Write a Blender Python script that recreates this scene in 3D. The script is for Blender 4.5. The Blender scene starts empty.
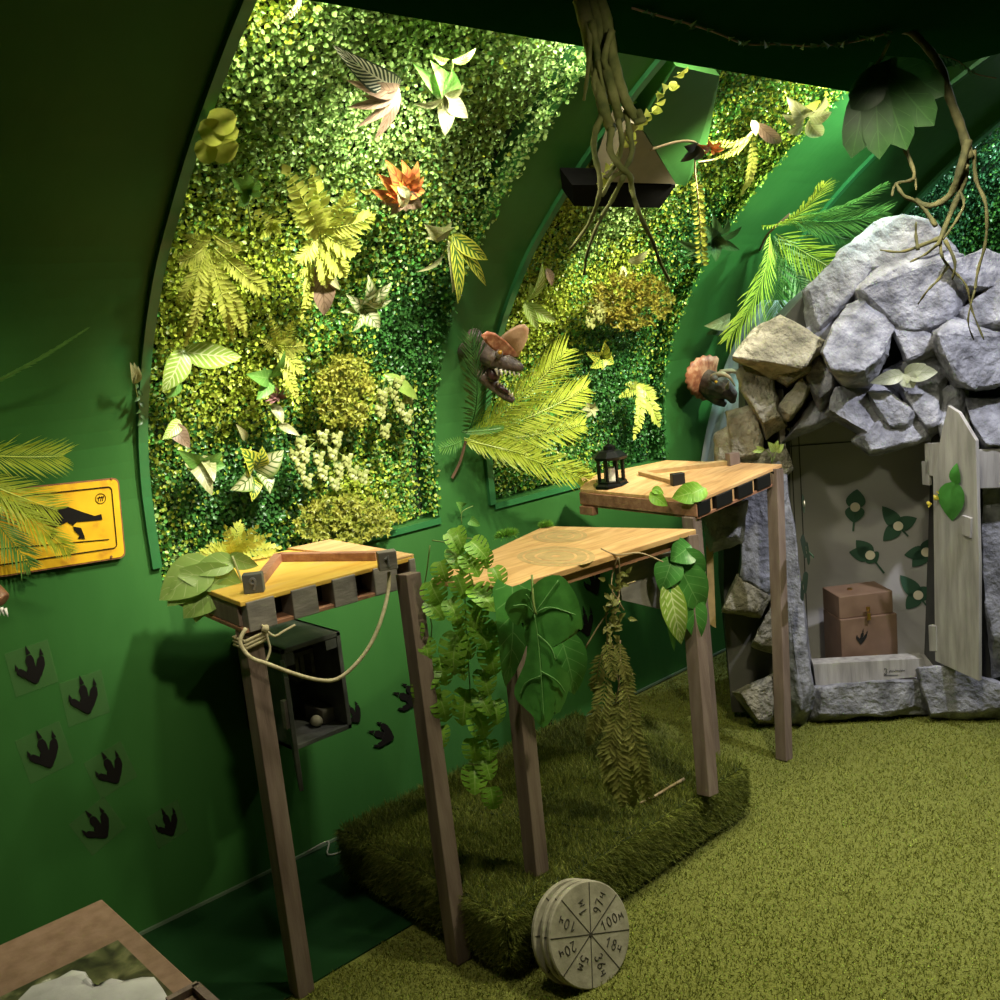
import bpy, bmesh, math, random
import numpy as np
from mathutils import Matrix, Vector
random.seed(7); RNG = np.random.default_rng(11)
SC = bpy.context.scene; COL = SC.collection
pi = math.pi
def V(*a): return np.array(a, float)
def nz(v):
    v = np.array(v, float); return v/np.linalg.norm(v)

# ------------------------------------------------------------------ camera
# world: X runs along the left wall into the distance, Y towards that wall, Z up, metres
CAMP = V(0, 0, 1.55); FPX = 1000.0
_up = -nz([570, 5830, FPX]); _x = V(1107, -279, FPX); _x = nz(_x-_up*(_x@_up)); _y = np.cross(_up, _x)
M = np.array([_x, _y, _up])
cd = bpy.data.cameras.new('camera'); cam = bpy.data.objects.new('camera', cd); COL.objects.link(cam)
cd.sensor_width = 36; cd.lens = 36*FPX/1000; cd.clip_start = 0.02
mw = Matrix.Identity(4)
for i in range(3):
    mw[i][0] = M[i, 0]; mw[i][1] = -M[i, 1]; mw[i][2] = -M[i, 2]; mw[i][3] = CAMP[i]
cam.matrix_world = mw
SC.camera = cam

# ------------------------------------------------------------------ world, lamps, exposure
w = bpy.data.worlds.new('world'); SC.world = w; w.use_nodes = True
w.node_tree.nodes['Background'].inputs[0].default_value = (.02, .03, .022, 1)
w.node_tree.nodes['Background'].inputs[1].default_value = .3
SC.view_settings.view_transform = 'Standard'; SC.view_settings.look = 'None'
SC.view_settings.gamma = 1; SC.view_settings.use_curve_mapping = False
SC.view_settings.exposure = 0.1
def lamp(name, kind, loc, power, col, rad=.05, aim=None, angle=None, blend=.6, size=None):
    d = bpy.data.lights.new(name, kind); o = bpy.data.objects.new(name, d); COL.objects.link(o)
    d.energy = power; d.color = col; o.location = loc
    if kind == 'AREA':
        d.shape = 'RECTANGLE'; d.size, d.size_y = size
    else: d.shadow_soft_size = rad
    if aim is not None:
        o.rotation_euler = Vector(V(*aim)-V(*loc)).to_track_quat('-Z', 'Y').to_euler()
    if kind == 'SPOT': d.spot_size = math.radians(angle); d.spot_blend = blend
    return o
WARM = (1, .93, .70); COOL = (.80, .93, 1.0); NEU = (1, .96, .84)
# strip lamps hidden behind the edge of the dropped ceiling, over the planted bays
lamp('bay_lamp', 'POINT', (1.16, 1.64, 2.320), 42, WARM)
lamp('bay_lamp', 'POINT', (1.99, 1.66, 2.310), 32, NEU)
lamp('bay_spot', 'SPOT', (1.58, 1.54, 2.22), 250, NEU, .05, (1.55, 2.62, 1.36), 64, 1)
lamp('bay_lamp', 'POINT', (2.42, 1.64, 2.315), 11, WARM)
lamp('bay_spot', 'SPOT', (2.86, 1.54, 2.22), 235, (1, .95, .76), .05, (2.80, 2.62, 1.36), 64, 1)
lamp('bay_lamp', 'POINT', (3.22, 1.62, 2.325), 40, WARM)
lamp('bay_spot', 'SPOT', (3.40, 1.30, 2.31), 170, (.60, 1, .86), .05, (3.62, 2.30, 1.80), 72, 1)
lamp('bay_lamp', 'POINT', (5.2, 1.55, 2.32), 90, COOL)
# spot over the rock grotto, above the end of the dropped ceiling
lamp('grotto_spot', 'SPOT', (3.05, .62, 2.42), 150, (.90, .91, 1.0), .03, (3.30, 1.70, .05), 82, 1)
# ceiling spots washing the left wall and the floor
lamp('wall_spot', 'SPOT', (.62, .95, 2.07), 88, (1, .93, .68), .04, (.50, 2.62, .80), 54, 1)
lamp('floor_spot', 'SPOT', (2.08, .92, 2.11), 112, (1, .96, .66), .06, (2.2, .95, 0), 140, .9)
lamp('root_fill', 'SPOT', (.95, .30, 2.06), 22, (1, .95, .72), .03, (1.72, 1.40, 1.88), 26, 1)  # added fill that brightens the hanging roots, no known fixture

# ------------------------------------------------------------------ pixel rays onto real surfaces
def ray(px, py): return M@V(px-500, py-500, FPX)
def on(px, py, ax, val):
    d = ray(px, py); return CAMP+d*((val-CAMP[ax])/d[ax])
def onplane(px, py, pt, n):
    d = ray(px, py); n = V(*n); return CAMP+d*(((V(*pt)-CAMP)@n)/(d@n))
def proj(P):
    c = M.T@(np.array(P, float)-CAMP); return 500+FPX*c[0]/c[2], 500+FPX*c[1]/c[2]
def pxm(P): return (M.T@(np.array(P, float)-CAMP))[2]/FPX      # metres per pixel at P

# ------------------------------------------------------------------ mesh helpers
def tag(o, label=None, cat=None, group=None, kind=None):
    if label: o['label'] = label
    if cat: o['category'] = cat
    if group: o['group'] = group
    if kind: o['kind'] = kind
    return o
def empty(name, loc, label, cat, group=None):
    o = bpy.data.objects.new(name, None); COL.objects.link(o); o.location = [float(c) for c in loc]
    o.empty_display_size = .05
    return tag(o, label, cat, group)
class MB:
    def __init__(s): s.v = []; s.f = []; s.m = []; s.uv = []; s.c = []
    def add(s, vs, fs, mi=0, uv=None, col=(1, 1, 1)):
        n = len(s.v)
        s.v += [tuple(float(q) for q in p) for p in vs]
        s.uv += list(uv) if uv is not None else [(0, 0)]*len(vs)
        s.c += [col]*len(vs)
        for f in fs: s.f.append(tuple(i+n for i in f)); s.m.append(mi)
    def build(s, name, mats, parent=None, smooth=False, bevel=0, fix=False):
        me = bpy.data.meshes.new(name)
        off = V(*parent.location) if parent is not None and parent.type == 'EMPTY' else V(0, 0, 0)
        vv = np.array(s.v, float).reshape(-1, 3)
        if parent is not None:
            p = parent; off = V(0, 0, 0)
            while p is not None: off = off+V(*p.location); p = p.parent
            vv = vv-off
        me.from_pydata(vv.tolist(), [], s.f)
        if not isinstance(mats, (list, tuple)): mats = [mats]
        for m in mats: me.materials.append(m)
        me.polygons.foreach_set('material_index', s.m)
        if smooth: me.polygons.foreach_set('use_smooth', [True]*len(s.f))
        ul = me.uv_layers.new(name='UVMap')
        li = np.zeros(len(me.loops), int); me.loops.foreach_get('vertex_index', li)
        ul.data.foreach_set('uv', np.array(s.uv, float)[li].ravel())
        ca = me.color_attributes.new('Col', 'FLOAT_COLOR', 'POINT')
        cc = np.ones((len(s.v), 4)); cc[:, :3] = np.array(s.c, float); ca.data.foreach_set('color', cc.ravel())
        if fix:
            bm = bmesh.new(); bm.from_mesh(me); bmesh.ops.recalc_face_normals(bm, faces=bm.faces); bm.to_mesh(me); bm.free()
        me.update()
        o = bpy.data.objects.new(name, me); COL.objects.link(o)
        if parent is not None: o.parent = parent
        if bevel:
            b = o.modifiers.new('bevel', 'BEVEL'); b.width = bevel; b.segments = 2; b.limit_method = 'ANGLE'
        return o
    # ---- shapes
    def hexa(s, a, b, mi=0, col=(1, 1, 1)):
        """two quads of four corners in the same turning order, joined"""
        s.add(list(a)+list(b), [(0, 1, 2, 3), (7, 6, 5, 4), (0, 4, 5, 1), (1, 5, 6, 2), (2, 6, 7, 3), (3, 7, 4, 0)], mi, col=col)
    def box(s, c, size, R=None, mi=0, col=(1, 1, 1)):
        R = np.eye(3) if R is None else np.array(R, float); h = V(*size)/2; c = V(*c)
        q = [(-1, -1), (1, -1), (1, 1), (-1, 1)]
        s.hexa([c+R.T@(h*V(x, y, -1)) for x, y in q], [c+R.T@(h*V(x, y, 1)) for x, y in q], mi, col)
    def bar(s, p0, p1, w, d, side=(1, 0, 0), mi=0, col=(1, 1, 1)):
        p0, p1 = V(*p0), V(*p1); a = nz(p1-p0); u = V(*side); u = nz(u-a*(u@a)); v = np.cross(a, u)
        q = [(-1, -1), (1, -1), (1, 1), (-1, 1)]
        s.hexa([p0+u*x*w/2+v*y*d/2 for x, y in q], [p1+u*x*w/2+v*y*d/2 for x, y in q], mi, col)
    def prism(s, pts, ext, mi=0, col=(1, 1, 1)):
        n = len(pts); e = V(*ext); a = [V(*p) for p in pts]
        s.add(a+[p+e for p in a], [tuple(range(n)), tuple(range(2*n-1, n-1, -1))]+[(i, i+n, (i+1) % n+n, (i+1) % n) for i in range(n)], mi, col=col)
    def tube(s, path, r, n=6, mi=0, caps=True, col=(1, 1, 1)):
        P = [V(*p) for p in path]; m = len(P)
        rr = r if hasattr(r, '__len__') else [r]*m
        u = V(.31, .9, .23); vs = []
        for i, p in enumerate(P):
            t = nz(P[min(i+1, m-1)]-P[max(i-1, 0)]+1e-9); u = u-t*(u@t)
            if np.linalg.norm(u) < .05: u = np.cross(t, V(.2, .1, 1))
            u = nz(u); v = np.cross(t, u)
            for k in range(n):
                a = 2*pi*k/n; vs.append(p+(u*math.cos(a)+v*math.sin(a))*rr[i])
        fs = [(i*n+k, i*n+(k+1) % n, (i+1)*n+(k+1) % n, (i+1)*n+k) for i in range(m-1) for k in range(n)]
        if caps: fs += [tuple(range(n-1, -1, -1)), tuple((m-1)*n+k for k in range(n))]
        s.add(vs, fs, mi, col=col)
    def lathe(s, c, prof, axis=(0, 0, 1), n=16, mi=0, u=None, col=(1, 1, 1)):
        c = V(*c); a = nz(axis); u = nz(np.cross(a, V(.9, .1, .3))) if u is None else nz(u); v = np.cross(a, u); vs = []
        for r, h in prof:
            for k in range(n):
                t = 2*pi*(k+.5)/n; vs.append(c+a*h+(u*math.cos(t)+v*math.sin(t))*max(r, 1e-4))
        m = len(prof)
        fs = [(i*n+k, i*n+(k+1) % n, (i+1)*n+(k+1) % n, (i+1)*n+k) for i in range(m-1) for k in range(n)]
        fs += [tuple(range(n-1, -1, -1)), tuple((m-1)*n+k for k in range(n))]
        s.add(vs, fs, mi, col=col)
    def blob(s, c, r, seed=0, amp=.15, mi=0, seg=10, col=(1, 1, 1)):
        c = V(*c); r = V(*(r if hasattr(r, '__len__') else (r, r, r))); rnd = np.random.default_rng(seed)
        K = rnd.normal(size=(4, 3))*2; ph = rnd.uniform(0, 6, 4); vs = []; fs = []; rows = seg//2+1
        for i in range(rows+1):
            th = pi*i/rows
            for k in range(seg):
                a = 2*pi*k/seg; d = V(math.sin(th)*math.cos(a), math.sin(th)*math.sin(a), math.cos(th))
                vs.append(c+d*r*(1+amp*np.mean(np.sin(K@d+ph))*1.5))
        for i in range(rows):
            for k in range(seg): fs.append((i*seg+k, i*seg+(k+1) % seg, (i+1)*seg+(k+1) % seg, (i+1)*seg+k))
        s.add(vs, fs, mi, col=col)
    def leaf(s, b, t, w, n, shape='ovate', cup=.25, droop=.12, nu=4, nv=8, slits=0, mi=0, col=(1, 1, 1), twist=0, wave=0):
        b, t, n = V(*b), V(*t), V(*n); d = t-b; L = np.linalg.norm(d)
        sd = nz(np.cross(d, n)+1e-9); nn = nz(np.cross(sd, d))
        if twist: sd, nn = sd*math.cos(twist)+nn*math.sin(twist), nn*math.cos(twist)-sd*math.sin(twist)
        if slits: nu, nv = 10, max(nv, slits*4)
        vs = []; uv = []; fs = []
        for i in range(nv+1):
            v = i/nv; hw = w/2*SHAPES[shape](v); c = b+d*v+nn*(droop*L*4*v*(1-v))
            for j in range(nu+1):
                u = -1+2*j/nu
                back = d*(-.12*abs(u)**1.5 if shape in ('heart', 'monstera') else 0)
                vs.append(c+sd*u*hw+nn*(cup*hw*abs(u)**1.3+wave*w*math.sin(v*17+3*u)*abs(u))+back*(hw/w*2)); uv.append((u*.5+.5, v))
        for i in range(nv):
            for j in range(nu):
                if slits:
                    um = abs(-1+2*(j+.5)/nu); vm = (i+.5)/nv
                    if um > .42 and vm > .16 and ((vm*slits+.12*(j > nu/2)) % 1) < .27: continue
                a = i*(nu+1)+j; fs.append((a, a+1, a+nu+2, a+nu+1))
        s.add(vs, fs, mi, uv, col)
    def frond(s, b, t, w, n, count=16, arch=.12, ang=60, lw=1.15, prof='fern', mi=0, stem=1, col=(1, 1, 1), lift=.15, jit=.08, nv=2, rr=.0016, sideonly=0):
        """pinnate frond: a rachis with a leaflet pair at every node"""
        b, t, n = V(*b), V(*t), V(*n); d = t-b; L = np.linalg.norm(d); sd = nz(np.cross(d, n)); nn = nz(np.cross(sd, d)); dn = d/L
        P = lambda v: b+d*v+nn*(arch*L*4*v*(1-v))
        s.tube([P(i/8) for i in range(9)], [rr*(1.3-i/8*.9) for i in range(9)], 4, stem, col=col)
        sp = L/count
        for i in range(count):
            v = (i+.8)/(count+.3)
            l = w/2*FROND[prof](v); c = P(v); tn = nz(P(v+.01)-P(v-.01)); a = math.radians(ang)*(1-.35*v)
            for sg in (1, -1):
                if sideonly and sg != sideonly: continue
                a2 = a+random.gauss(0, jit); ll = l*(1+random.gauss(0, .07))
                dr = tn*math.cos(a2)+sd*sg*math.sin(a2)+nn*(lift+random.gauss(0, jit))
                s.leaf(c, c+nz(dr)*ll, sp*lw, nn+dr*.2, 'lance', .2, -.06, 2, nv, 0, mi, col)
        s.leaf(P(.96), P(1.0)+dn*sp*1.2, sp*lw, nn, 'lance', .2, 0, 2, nv, 0, mi, col)
SHAPES = {
    'ovate': lambda v: max(0.0, math.sin(pi*min(1, v**.72)))**.85*1.0,
    'lance': lambda v: max(0.02, math.sin(pi*min(1, (v*.96+.04)**.8)))**.9,
    'heart': lambda v: (1-v)**.62*(min(1, (v+.12)*4.2))**.6*1.12,
    'round': lambda v: max(0.0, 1-(2*v-1)**2)**.5,
    'monstera': lambda v: max(0.0, 1-(abs(2*v-.86)/1.14 if v > .43 else abs(2*v-.86)/.98)**2.2)**.55,
    'paddle': lambda v: min(1, v*2.0+.12)*(max(0, 1-max(0, (v-.62)/.38)**2.2))**.6,
    'strap': lambda v: min(1, v*5+.2)*(1-v**4),
}
FROND = {
    'fern': lambda v: (.35+2.2*v)*(1-v)**.8*1.05 if v < .95 else .12,
    'palm': lambda v: (.55+1.6*v)*(1.02-v)**.55*.85,
    'even': lambda v: (min(1, .5+v*3))*(1-v**5*.8),
}

# ------------------------------------------------------------------ materials
class NT:
    def __init__(s, name):
        s.m = bpy.data.materials.new(name); s.m.use_nodes = True; s.t = s.m.node_tree; s.t.nodes.clear()
    def n(s, typ, ins=None, **kw):
        o = s.t.nodes.new(typ)
        for k, v in kw.items(): setattr(o, k, v)
        for k, v in (ins or {}).items():
            if isinstance(v, tuple) and len(v) == 2 and hasattr(v[0], 'outputs'): s.t.links.new(v[0].outputs[v[1]], o.inputs[k])
            elif hasattr(v, 'outputs'): s.t.links.new(v.outputs[0], o.inputs[k])
            else: o.inputs[k].default_value = v
        return o
    def math(s, op, a, b=0.0, c=0.0): return s.n('ShaderNodeMath', {0: a, 1: b, 2: c}, operation=op)
    def ramp(s, fac, stops):
        o = s.n('ShaderNodeValToRGB', {0: fac}); e = o.color_ramp.elements
        while len(e) < len(stops): e.new(.5)
        for q, (p, c) in zip(e, stops): q.position = p; q.color = (*c, 1) if len(c) == 3 else c
        return o
    def mix(s, fac, a, b, mode='MIX'):
        o = s.n('ShaderNodeMix', data_type='RGBA', blend_type=mode)
        for k, v in ((0, fac), (6, a), (7, b)):
            if isinstance(v, tuple) and hasattr(v[0], 'outputs'): s.t.links.new(v[0].outputs[v[1]], o.inputs[k])
            elif hasattr(v, 'outputs'): s.t.links.new(v.outputs[2] if v.bl_idname == 'ShaderNodeMix' else v.outputs[0], o.inputs[k])
            else: o.inputs[k].default_value = (*v, 1) if isinstance(v, tuple) else v
        return o
    def out(s, sh): s.n('ShaderNodeOutputMaterial', {0: sh}); return s.m
def C(o): return (o, 2) if o.bl_idname == 'ShaderNodeMix' else (o, 0)
def mat(name, stops, scale=8, rough=.6, bump=0, bscale=None, bdist=.004, metal=0, stretch=None, detail=6, spec=.5, dist=0, attr=False):
    """noise-coloured surface: stops = colours low to high"""
    k = NT(name); tc = k.n('ShaderNodeTexCoord'); vec = (tc, 3)
    if stretch: vec = k.n('ShaderNodeMapping', {0: (tc, 3), 3: stretch})
    nt = k.n('ShaderNodeTexNoise', {'Vector': vec, 'Scale': scale, 'Detail': detail, 'Distortion': dist})
    n = len(stops); c = k.ramp(nt, [(.32+.36*i/max(1, n-1), q) for i, q in enumerate(stops)])
    if attr: c = k.mix(1.0, c, k.n('ShaderNodeAttribute', attribute_name='Col'), 'MULTIPLY')
    ins = {'Base Color': C(c), 'Roughness': rough, 'Metallic': metal, 'Specular IOR Level': spec}
    if bump:
        bn = k.n('ShaderNodeTexNoise', {'Vector': vec, 'Scale': bscale or scale*4, 'Detail': 8})
        ins['Normal'] = k.n('ShaderNodeBump', {'Strength': bump, 'Distance': bdist, 'Height': bn})
    return k.out(k.n('ShaderNodeBsdfPrincipled', ins))
def leafmat(name, base, base2=None, vein=None, edge=None, nveins=9, mid=.05, vw=.3, rough=.42, trans=.25, spec=.45, band=False):
    """leaf: uv.x across, uv.y along the blade; veins and margin follow the blade"""
    k = NT(name); uv = k.n('ShaderNodeSeparateXYZ', {0: (k.n('ShaderNodeUVMap'), 0)})
    au = k.math('ABSOLUTE', k.math('SUBTRACT', k.math('MULTIPLY', (uv, 0), 2.0), 1.0))
    tc = k.n('ShaderNodeTexCoord'); ns = k.n('ShaderNodeTexNoise', {'Vector': (tc, 3), 'Scale': 30.0, 'Detail': 4})
    c = k.ramp(ns, [(.35, base), (.65, base2 or tuple(q*1.25 for q in base))])
    if edge: c = k.mix(k.n('ShaderNodeMapRange', {0: au, 1: .55, 2: .95}), C(c), edge)
    if vein:
        ph = k.math('FRACT', k.math('MULTIPLY', k.math('SUBTRACT', (uv, 1), k.math('MULTIPLY', au, .22)), float(nveins)))
        side = k.math('LESS_THAN', k.math('ABSOLUTE', k.math('SUBTRACT', ph, .5)), vw*.5)
        side = k.math('MULTIPLY', side, k.math('LESS_THAN', au, .86)) if not band else side
        c = k.mix(k.math('MAXIMUM', side, k.math('LESS_THAN', au, mid)), C(c), vein)
    c = k.mix(1.0, C(c), k.n('ShaderNodeAttribute', attribute_name='Col'), 'MULTIPLY')
    p = k.n('ShaderNodeBsdfPrincipled', {'Base Color': C(c), 'Roughness': rough, 'Specular IOR Level': spec})
    t = k.n('ShaderNodeBsdfTranslucent', {'Color': C(c)})
    return k.out(k.n('ShaderNodeMixShader', {0: trans, 1: p, 2: t}))
def flat(name, col, rough=.5, metal=0, spec=.5):
    k = NT(name); return k.out(k.n('ShaderNodeBsdfPrincipled', {'Base Color': (*col, 1), 'Roughness': rough, 'Metallic': metal, 'Specular IOR Level': spec}))

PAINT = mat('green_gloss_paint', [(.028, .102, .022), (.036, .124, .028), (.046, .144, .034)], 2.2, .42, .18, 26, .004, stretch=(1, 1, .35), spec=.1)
CEILP = mat('unlit_ceiling_green', [(.003, .024, .006), (.004, .030, .008)], 2, .8, .1, 20, spec=0)  # green darkened in the colour because the ceiling stands unlit
TRIMP = mat('green_trim_paint', [(.024, .125, .036), (.034, .16, .048)], 5, .35, .1, 40)
BACKP = mat('moss_backing', [(.006, .016, .004), (.015, .035, .008)], 30, .9)
POSTW = mat('mauve_brown_wood', [(.125, .085, .066), (.175, .124, .097), (.22, .165, .13)], 6, .62, .35, 30, .003, stretch=(6, 6, .7))
PLY = mat('pale_plywood', [(.46, .25, .10), (.60, .35, .15), (.70, .45, .21)], 5, .5, .15, 30, .002, stretch=(1, 7, 4), dist=1.2)
PLYD = mat('warm_red_board', [(.22, .10, .055), (.32, .15, .085), (.40, .21, .12)], 7, .6, .3, 30, stretch=(1, 6, 6))
YBOARD = mat('yellow_board', [(.62, .34, .05), (.74, .47, .08), (.68, .42, .12)], 5, .45, .1, 30, stretch=(1, 6, 4))  # yellow boards, set against the plain plywood part
STAIN = mat('grey_green_stain', [(.36, .25, .11), (.44, .30, .13), (.50, .33, .15)], 40, .6)
GREYW = mat('grey_painted_wood', [(.14, .125, .11), (.20, .18, .155), (.25, .225, .195)], 12, .6, .3, 50, stretch=(1, 1, 3))
DGREY = mat('dark_grey_wood', [(.055, .06, .055), (.085, .09, .08), (.12, .125, .115)], 14, .65, .4, 60)
DOORW = mat('weathered_grey_door_wood', [(.24, .225, .215), (.34, .32, .305), (.43, .41, .39)], 7, .6, .4, 40, .003, stretch=(5, 5, .6))
BLACK = flat('matt_black', (.006, .006, .006), .5)
BLACKM = flat('black_lantern_metal', (.010, .011, .011), .3, .6)
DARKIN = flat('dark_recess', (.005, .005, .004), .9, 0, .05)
ROCK = mat('grey_faux_rock', [(.08, .08, .095), (.17, .17, .195), (.25, .25, .285), (.34, .34, .38)], 14, .85, .9, 40, .018, detail=10)
ROCKB = mat('olive_beige_faux_rock', [(.15, .135, .095), (.27, .245, .175), (.37, .34, .26)], 16, .85, 1.0, 42, .03, detail=10)
ROCKD = mat('dark_rock_backing', [(.05, .05, .048), (.09, .09, .085)], 6, .9, .4, 20)
PANEL = mat('pale_grey_cave_panel', [(.36, .34, .33), (.44, .42, .41)], 3, .6, .15, 30)
CAVEL = flat('cave_leaf_green', (.035, .095, .055), .6)
CREAM = flat('cream_disc', (.80, .72, .55), .5)
CHEST = mat('brown_painted_chest', [(.145, .085, .055), (.185, .112, .075), (.215, .135, .092)], 8, .5, .15, 30)
BRASS = flat('brass', (.50, .29, .11), .3, 1)
ROPE = mat('pale_rope', [(.42, .36, .20), (.60, .53, .33)], 60, .8, .6, 90)
TWIG = mat('tan_twig', [(.26, .18, .09), (.42, .32, .18)], 30, .8, .5, 60)
BARK_SHADED = mat('shaded_root', [(.03, .03, .010), (.06, .055, .02), (.10, .085, .035)], 25, .85, .9, 70, .004)  # darker bark copy: the backlit root's shade is put into the colour
BARK = mat('moss_brown_root', [(.09, .11, .025), (.18, .19, .05), (.26, .25, .09)], 25, .85, .9, 70, .004)
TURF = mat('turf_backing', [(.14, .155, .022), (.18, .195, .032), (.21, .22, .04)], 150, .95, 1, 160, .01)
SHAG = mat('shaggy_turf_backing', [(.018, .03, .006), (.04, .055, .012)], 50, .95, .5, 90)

# ------------------------------------------------------------------ the vault: profile (Y, Z) from floor to crown
_pts = [(2.623, 0.0), (2.623, .5), (2.623, 1.10), (2.600, 1.30), (2.555, 1.43), (2.487, 1.56), (2.41, 1.675), (2.32, 1.785), (2.22, 1.88), (2.10, 1.985), (1.96, 2.09), (1.79, 2.205), (1.6, 2.31), (1.3, 2.44), (.9, 2.56), (.45, 2.64), (0, 2.66)]
def _dense(P):
    P = [V(*p) for p in P]; out = []
    for i in range(len(P)-1):
        a, b, c, d = P[max(i-1, 0)], P[i], P[i+1], P[min(i+2, len(P)-1)]
        for k in range(3 if i > 1 else 2):
            t = k/(3 if i > 1 else 2)
            out.append(.5*((2*b)+(c-a)*t+(2*a-5*b+4*c-d)*t*t+(3*b-a-3*c+d)*t**3))
    out.append(P[-1]); return np.array(out)
PROF = _dense(_pts)
_t = np.gradient(PROF, axis=0); _t /= np.linalg.norm(_t, axis=1)[:, None]
PN = np.stack([-_t[:, 1], _t[:, 0]], 1)               # points into the room
PS = np.concatenate([[0], np.cumsum(np.linalg.norm(np.diff(PROF, axis=0), axis=1))])
def s_at_z(z): return float(np.interp(z, PROF[:, 1], PS))
def s_at_y(y): return float(np.interp(-y, -PROF[:, 0], PS))
def pv(s, off=0, x=0):
    """point on the vault at arc length s, off metres behind its face (minus = into the room)"""
    y = np.interp(s, PS, PROF[:, 0]); z = np.interp(s, PS, PROF[:, 1]); ny = np.interp(s, PS, PN[:, 0]); nzz = np.interp(s, PS, PN[:, 1])
    l = math.hypot(ny, nzz); return V(x, y-off*ny/l, z-off*nzz/l)
def pvn(s):
    ny = np.interp(s, PS, PN[:, 0]); nzz = np.interp(s, PS, PN[:, 1]); return nz(V(0, ny, nzz))
def vault(px, py, off=0):
    """where the line of sight through a pixel meets the vault face (off behind it)"""
    d = ray(px, py); q = PROF-off*PN
    for i in range(len(q)-1):
        e = q[i+1]-q[i]; den = d[1]*e[1]-d[2]*e[0]
        if abs(den) < 1e-12: continue
        t = (q[i][0]*e[1]-(q[i][1]-CAMP[2])*e[0])/den
        if t <= 0: continue
        P = CAMP+d*t; s = ((P[1]-q[i][0])*e[0]+(P[2]-q[i][1])*e[1])/(e@e)
        if -1e-4 <= s <= 1.0001: return P
    return CAMP+d*3
def vs_of(P): return s_at_z(P[2]) if P[2] < 2.3 else s_at_y(P[1])
def nrm_at(P): return pvn(vs_of(P))
def strip(name, x0, x1, s0, s1, m, o0=0.0, o1=.09, nx=1, kind='structure', parent=None, flip=False):
    ss = np.unique(np.concatenate([[s0, s1], PS[(PS > s0) & (PS < s1)]])); mb = MB(); n = len(ss); g = -1 if flip else 1
    vs = []
    for o in (o0, o1):
        for x in (x0, x1):
            for q in ss:
                p = pv(q, o, x); vs.append(V(p[0], p[1]*g, p[2]))
    A, B, Cc, D = 0, n, 2*n, 3*n; fs = []
    for i in range(n-1):
        fs += [(A+i, A+i+1, B+i+1, B+i), (Cc+i, D+i, D+i+1, Cc+i+1), (A+i, Cc+i, Cc+i+1, A+i+1), (B+i, B+i+1, D+i+1, D+i)]
    fs += [(A, B, D, Cc), (A+n-1, Cc+n-1, D+n-1, B+n-1)]
    mb.add(vs, fs); o = mb.build(name, m, parent, fix=True)
    if kind: o['kind'] = kind
    return o
S_SILL = s_at_z(.94); S_TOP = s_at_y(1.36); S_END = PS[-1]
X0, X1 = -2.2, 9.0
B1, B2, B3 = (1.09, 2.075), (2.326, 3.316), (4.66, 8.4)
strip('wall_left', X0, X1, 0, S_SILL, PAINT)
for nm, a, b in (('wall_left_pier', X0, B1[0]), ('trim_1', B1[1], B2[0]), ('wall_left_pier', B2[1], B3[0]), ('wall_left_pier', B3[1], X1)):
    strip(nm, a, b, S_SILL, S_TOP, PAINT)
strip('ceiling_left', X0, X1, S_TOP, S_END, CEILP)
strip('wall_right', X0, X1, 0, S_SILL*1.9, PAINT, flip=True)
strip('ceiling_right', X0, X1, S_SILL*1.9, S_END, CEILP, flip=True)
# arched edge trims of the bays and the conduit-like bead on the wide pier
for i, (a, b) in enumerate(((B1[0]-.026, B1[0]), (B2[0]-.026, B2[0]), (3.90, 3.93), (B3[0]-.04, B3[0]))):
    strip('trim_%d' % (i+2), a, b, s_at_z(1.0) if i == 0 else S_SILL, S_TOP, TRIMP, -.014, .004)
for i, (a, b) in enumerate((B1, B2, B3)):
    strip('trim_%d' % (i+8), a, b, S_SILL-.02, S_SILL, TRIMP, -.008, .002)
for i, (a, b) in enumerate((B1, B2, B3)):
    strip('wall_left_panel', a-.05, b+.05, S_SILL-.05, S_TOP+.05, BACKP, .091, .12)
def quadbox(name, lo, hi, m, kind='structure'):
    mb = MB(); lo, hi = V(*lo), V(*hi); mb.box((lo+hi)/2, hi-lo); o = mb.build(name, m); o['kind'] = kind; return o
quadbox('floor', (X0, -2.75, -.06), (X1, 2.75, 0), TURF)
for nm, x in (('wall_front', X1), ('wall_back', X0-.08)):
    mb = MB(); pts = [V(x, p[0], p[1]) for p in PROF]+[V(x, -p[0], p[1]) for p in PROF[::-1][1:]]
    mb.prism(pts, (.08, 0, 0)); o = mb.build(nm, CEILP, fix=True); o['kind'] = 'structure'
# dropped flat ceiling down the middle of the vault
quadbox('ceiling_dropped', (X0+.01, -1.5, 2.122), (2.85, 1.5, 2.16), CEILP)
# painted joint lines on the lower wall
mb = MB()
mb.box(V(1.5, 2.618, .010), V(5.0, .008, .008)); o = mb.build('baseboard_left', flat('pale_seam', (.10, .15, .09), .6)); o['kind'] = 'structure'

# smooth dark painted strip of floor between the turf and the wall
quadbox('trim_20', (X0+.01, 2.06, .0), (2.62, 2.62, .005), mat('dark_floor_paint', [(.008, .034, .010), (.012, .045, .013)], 3, .5, .1, 30, spec=.1))

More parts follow.
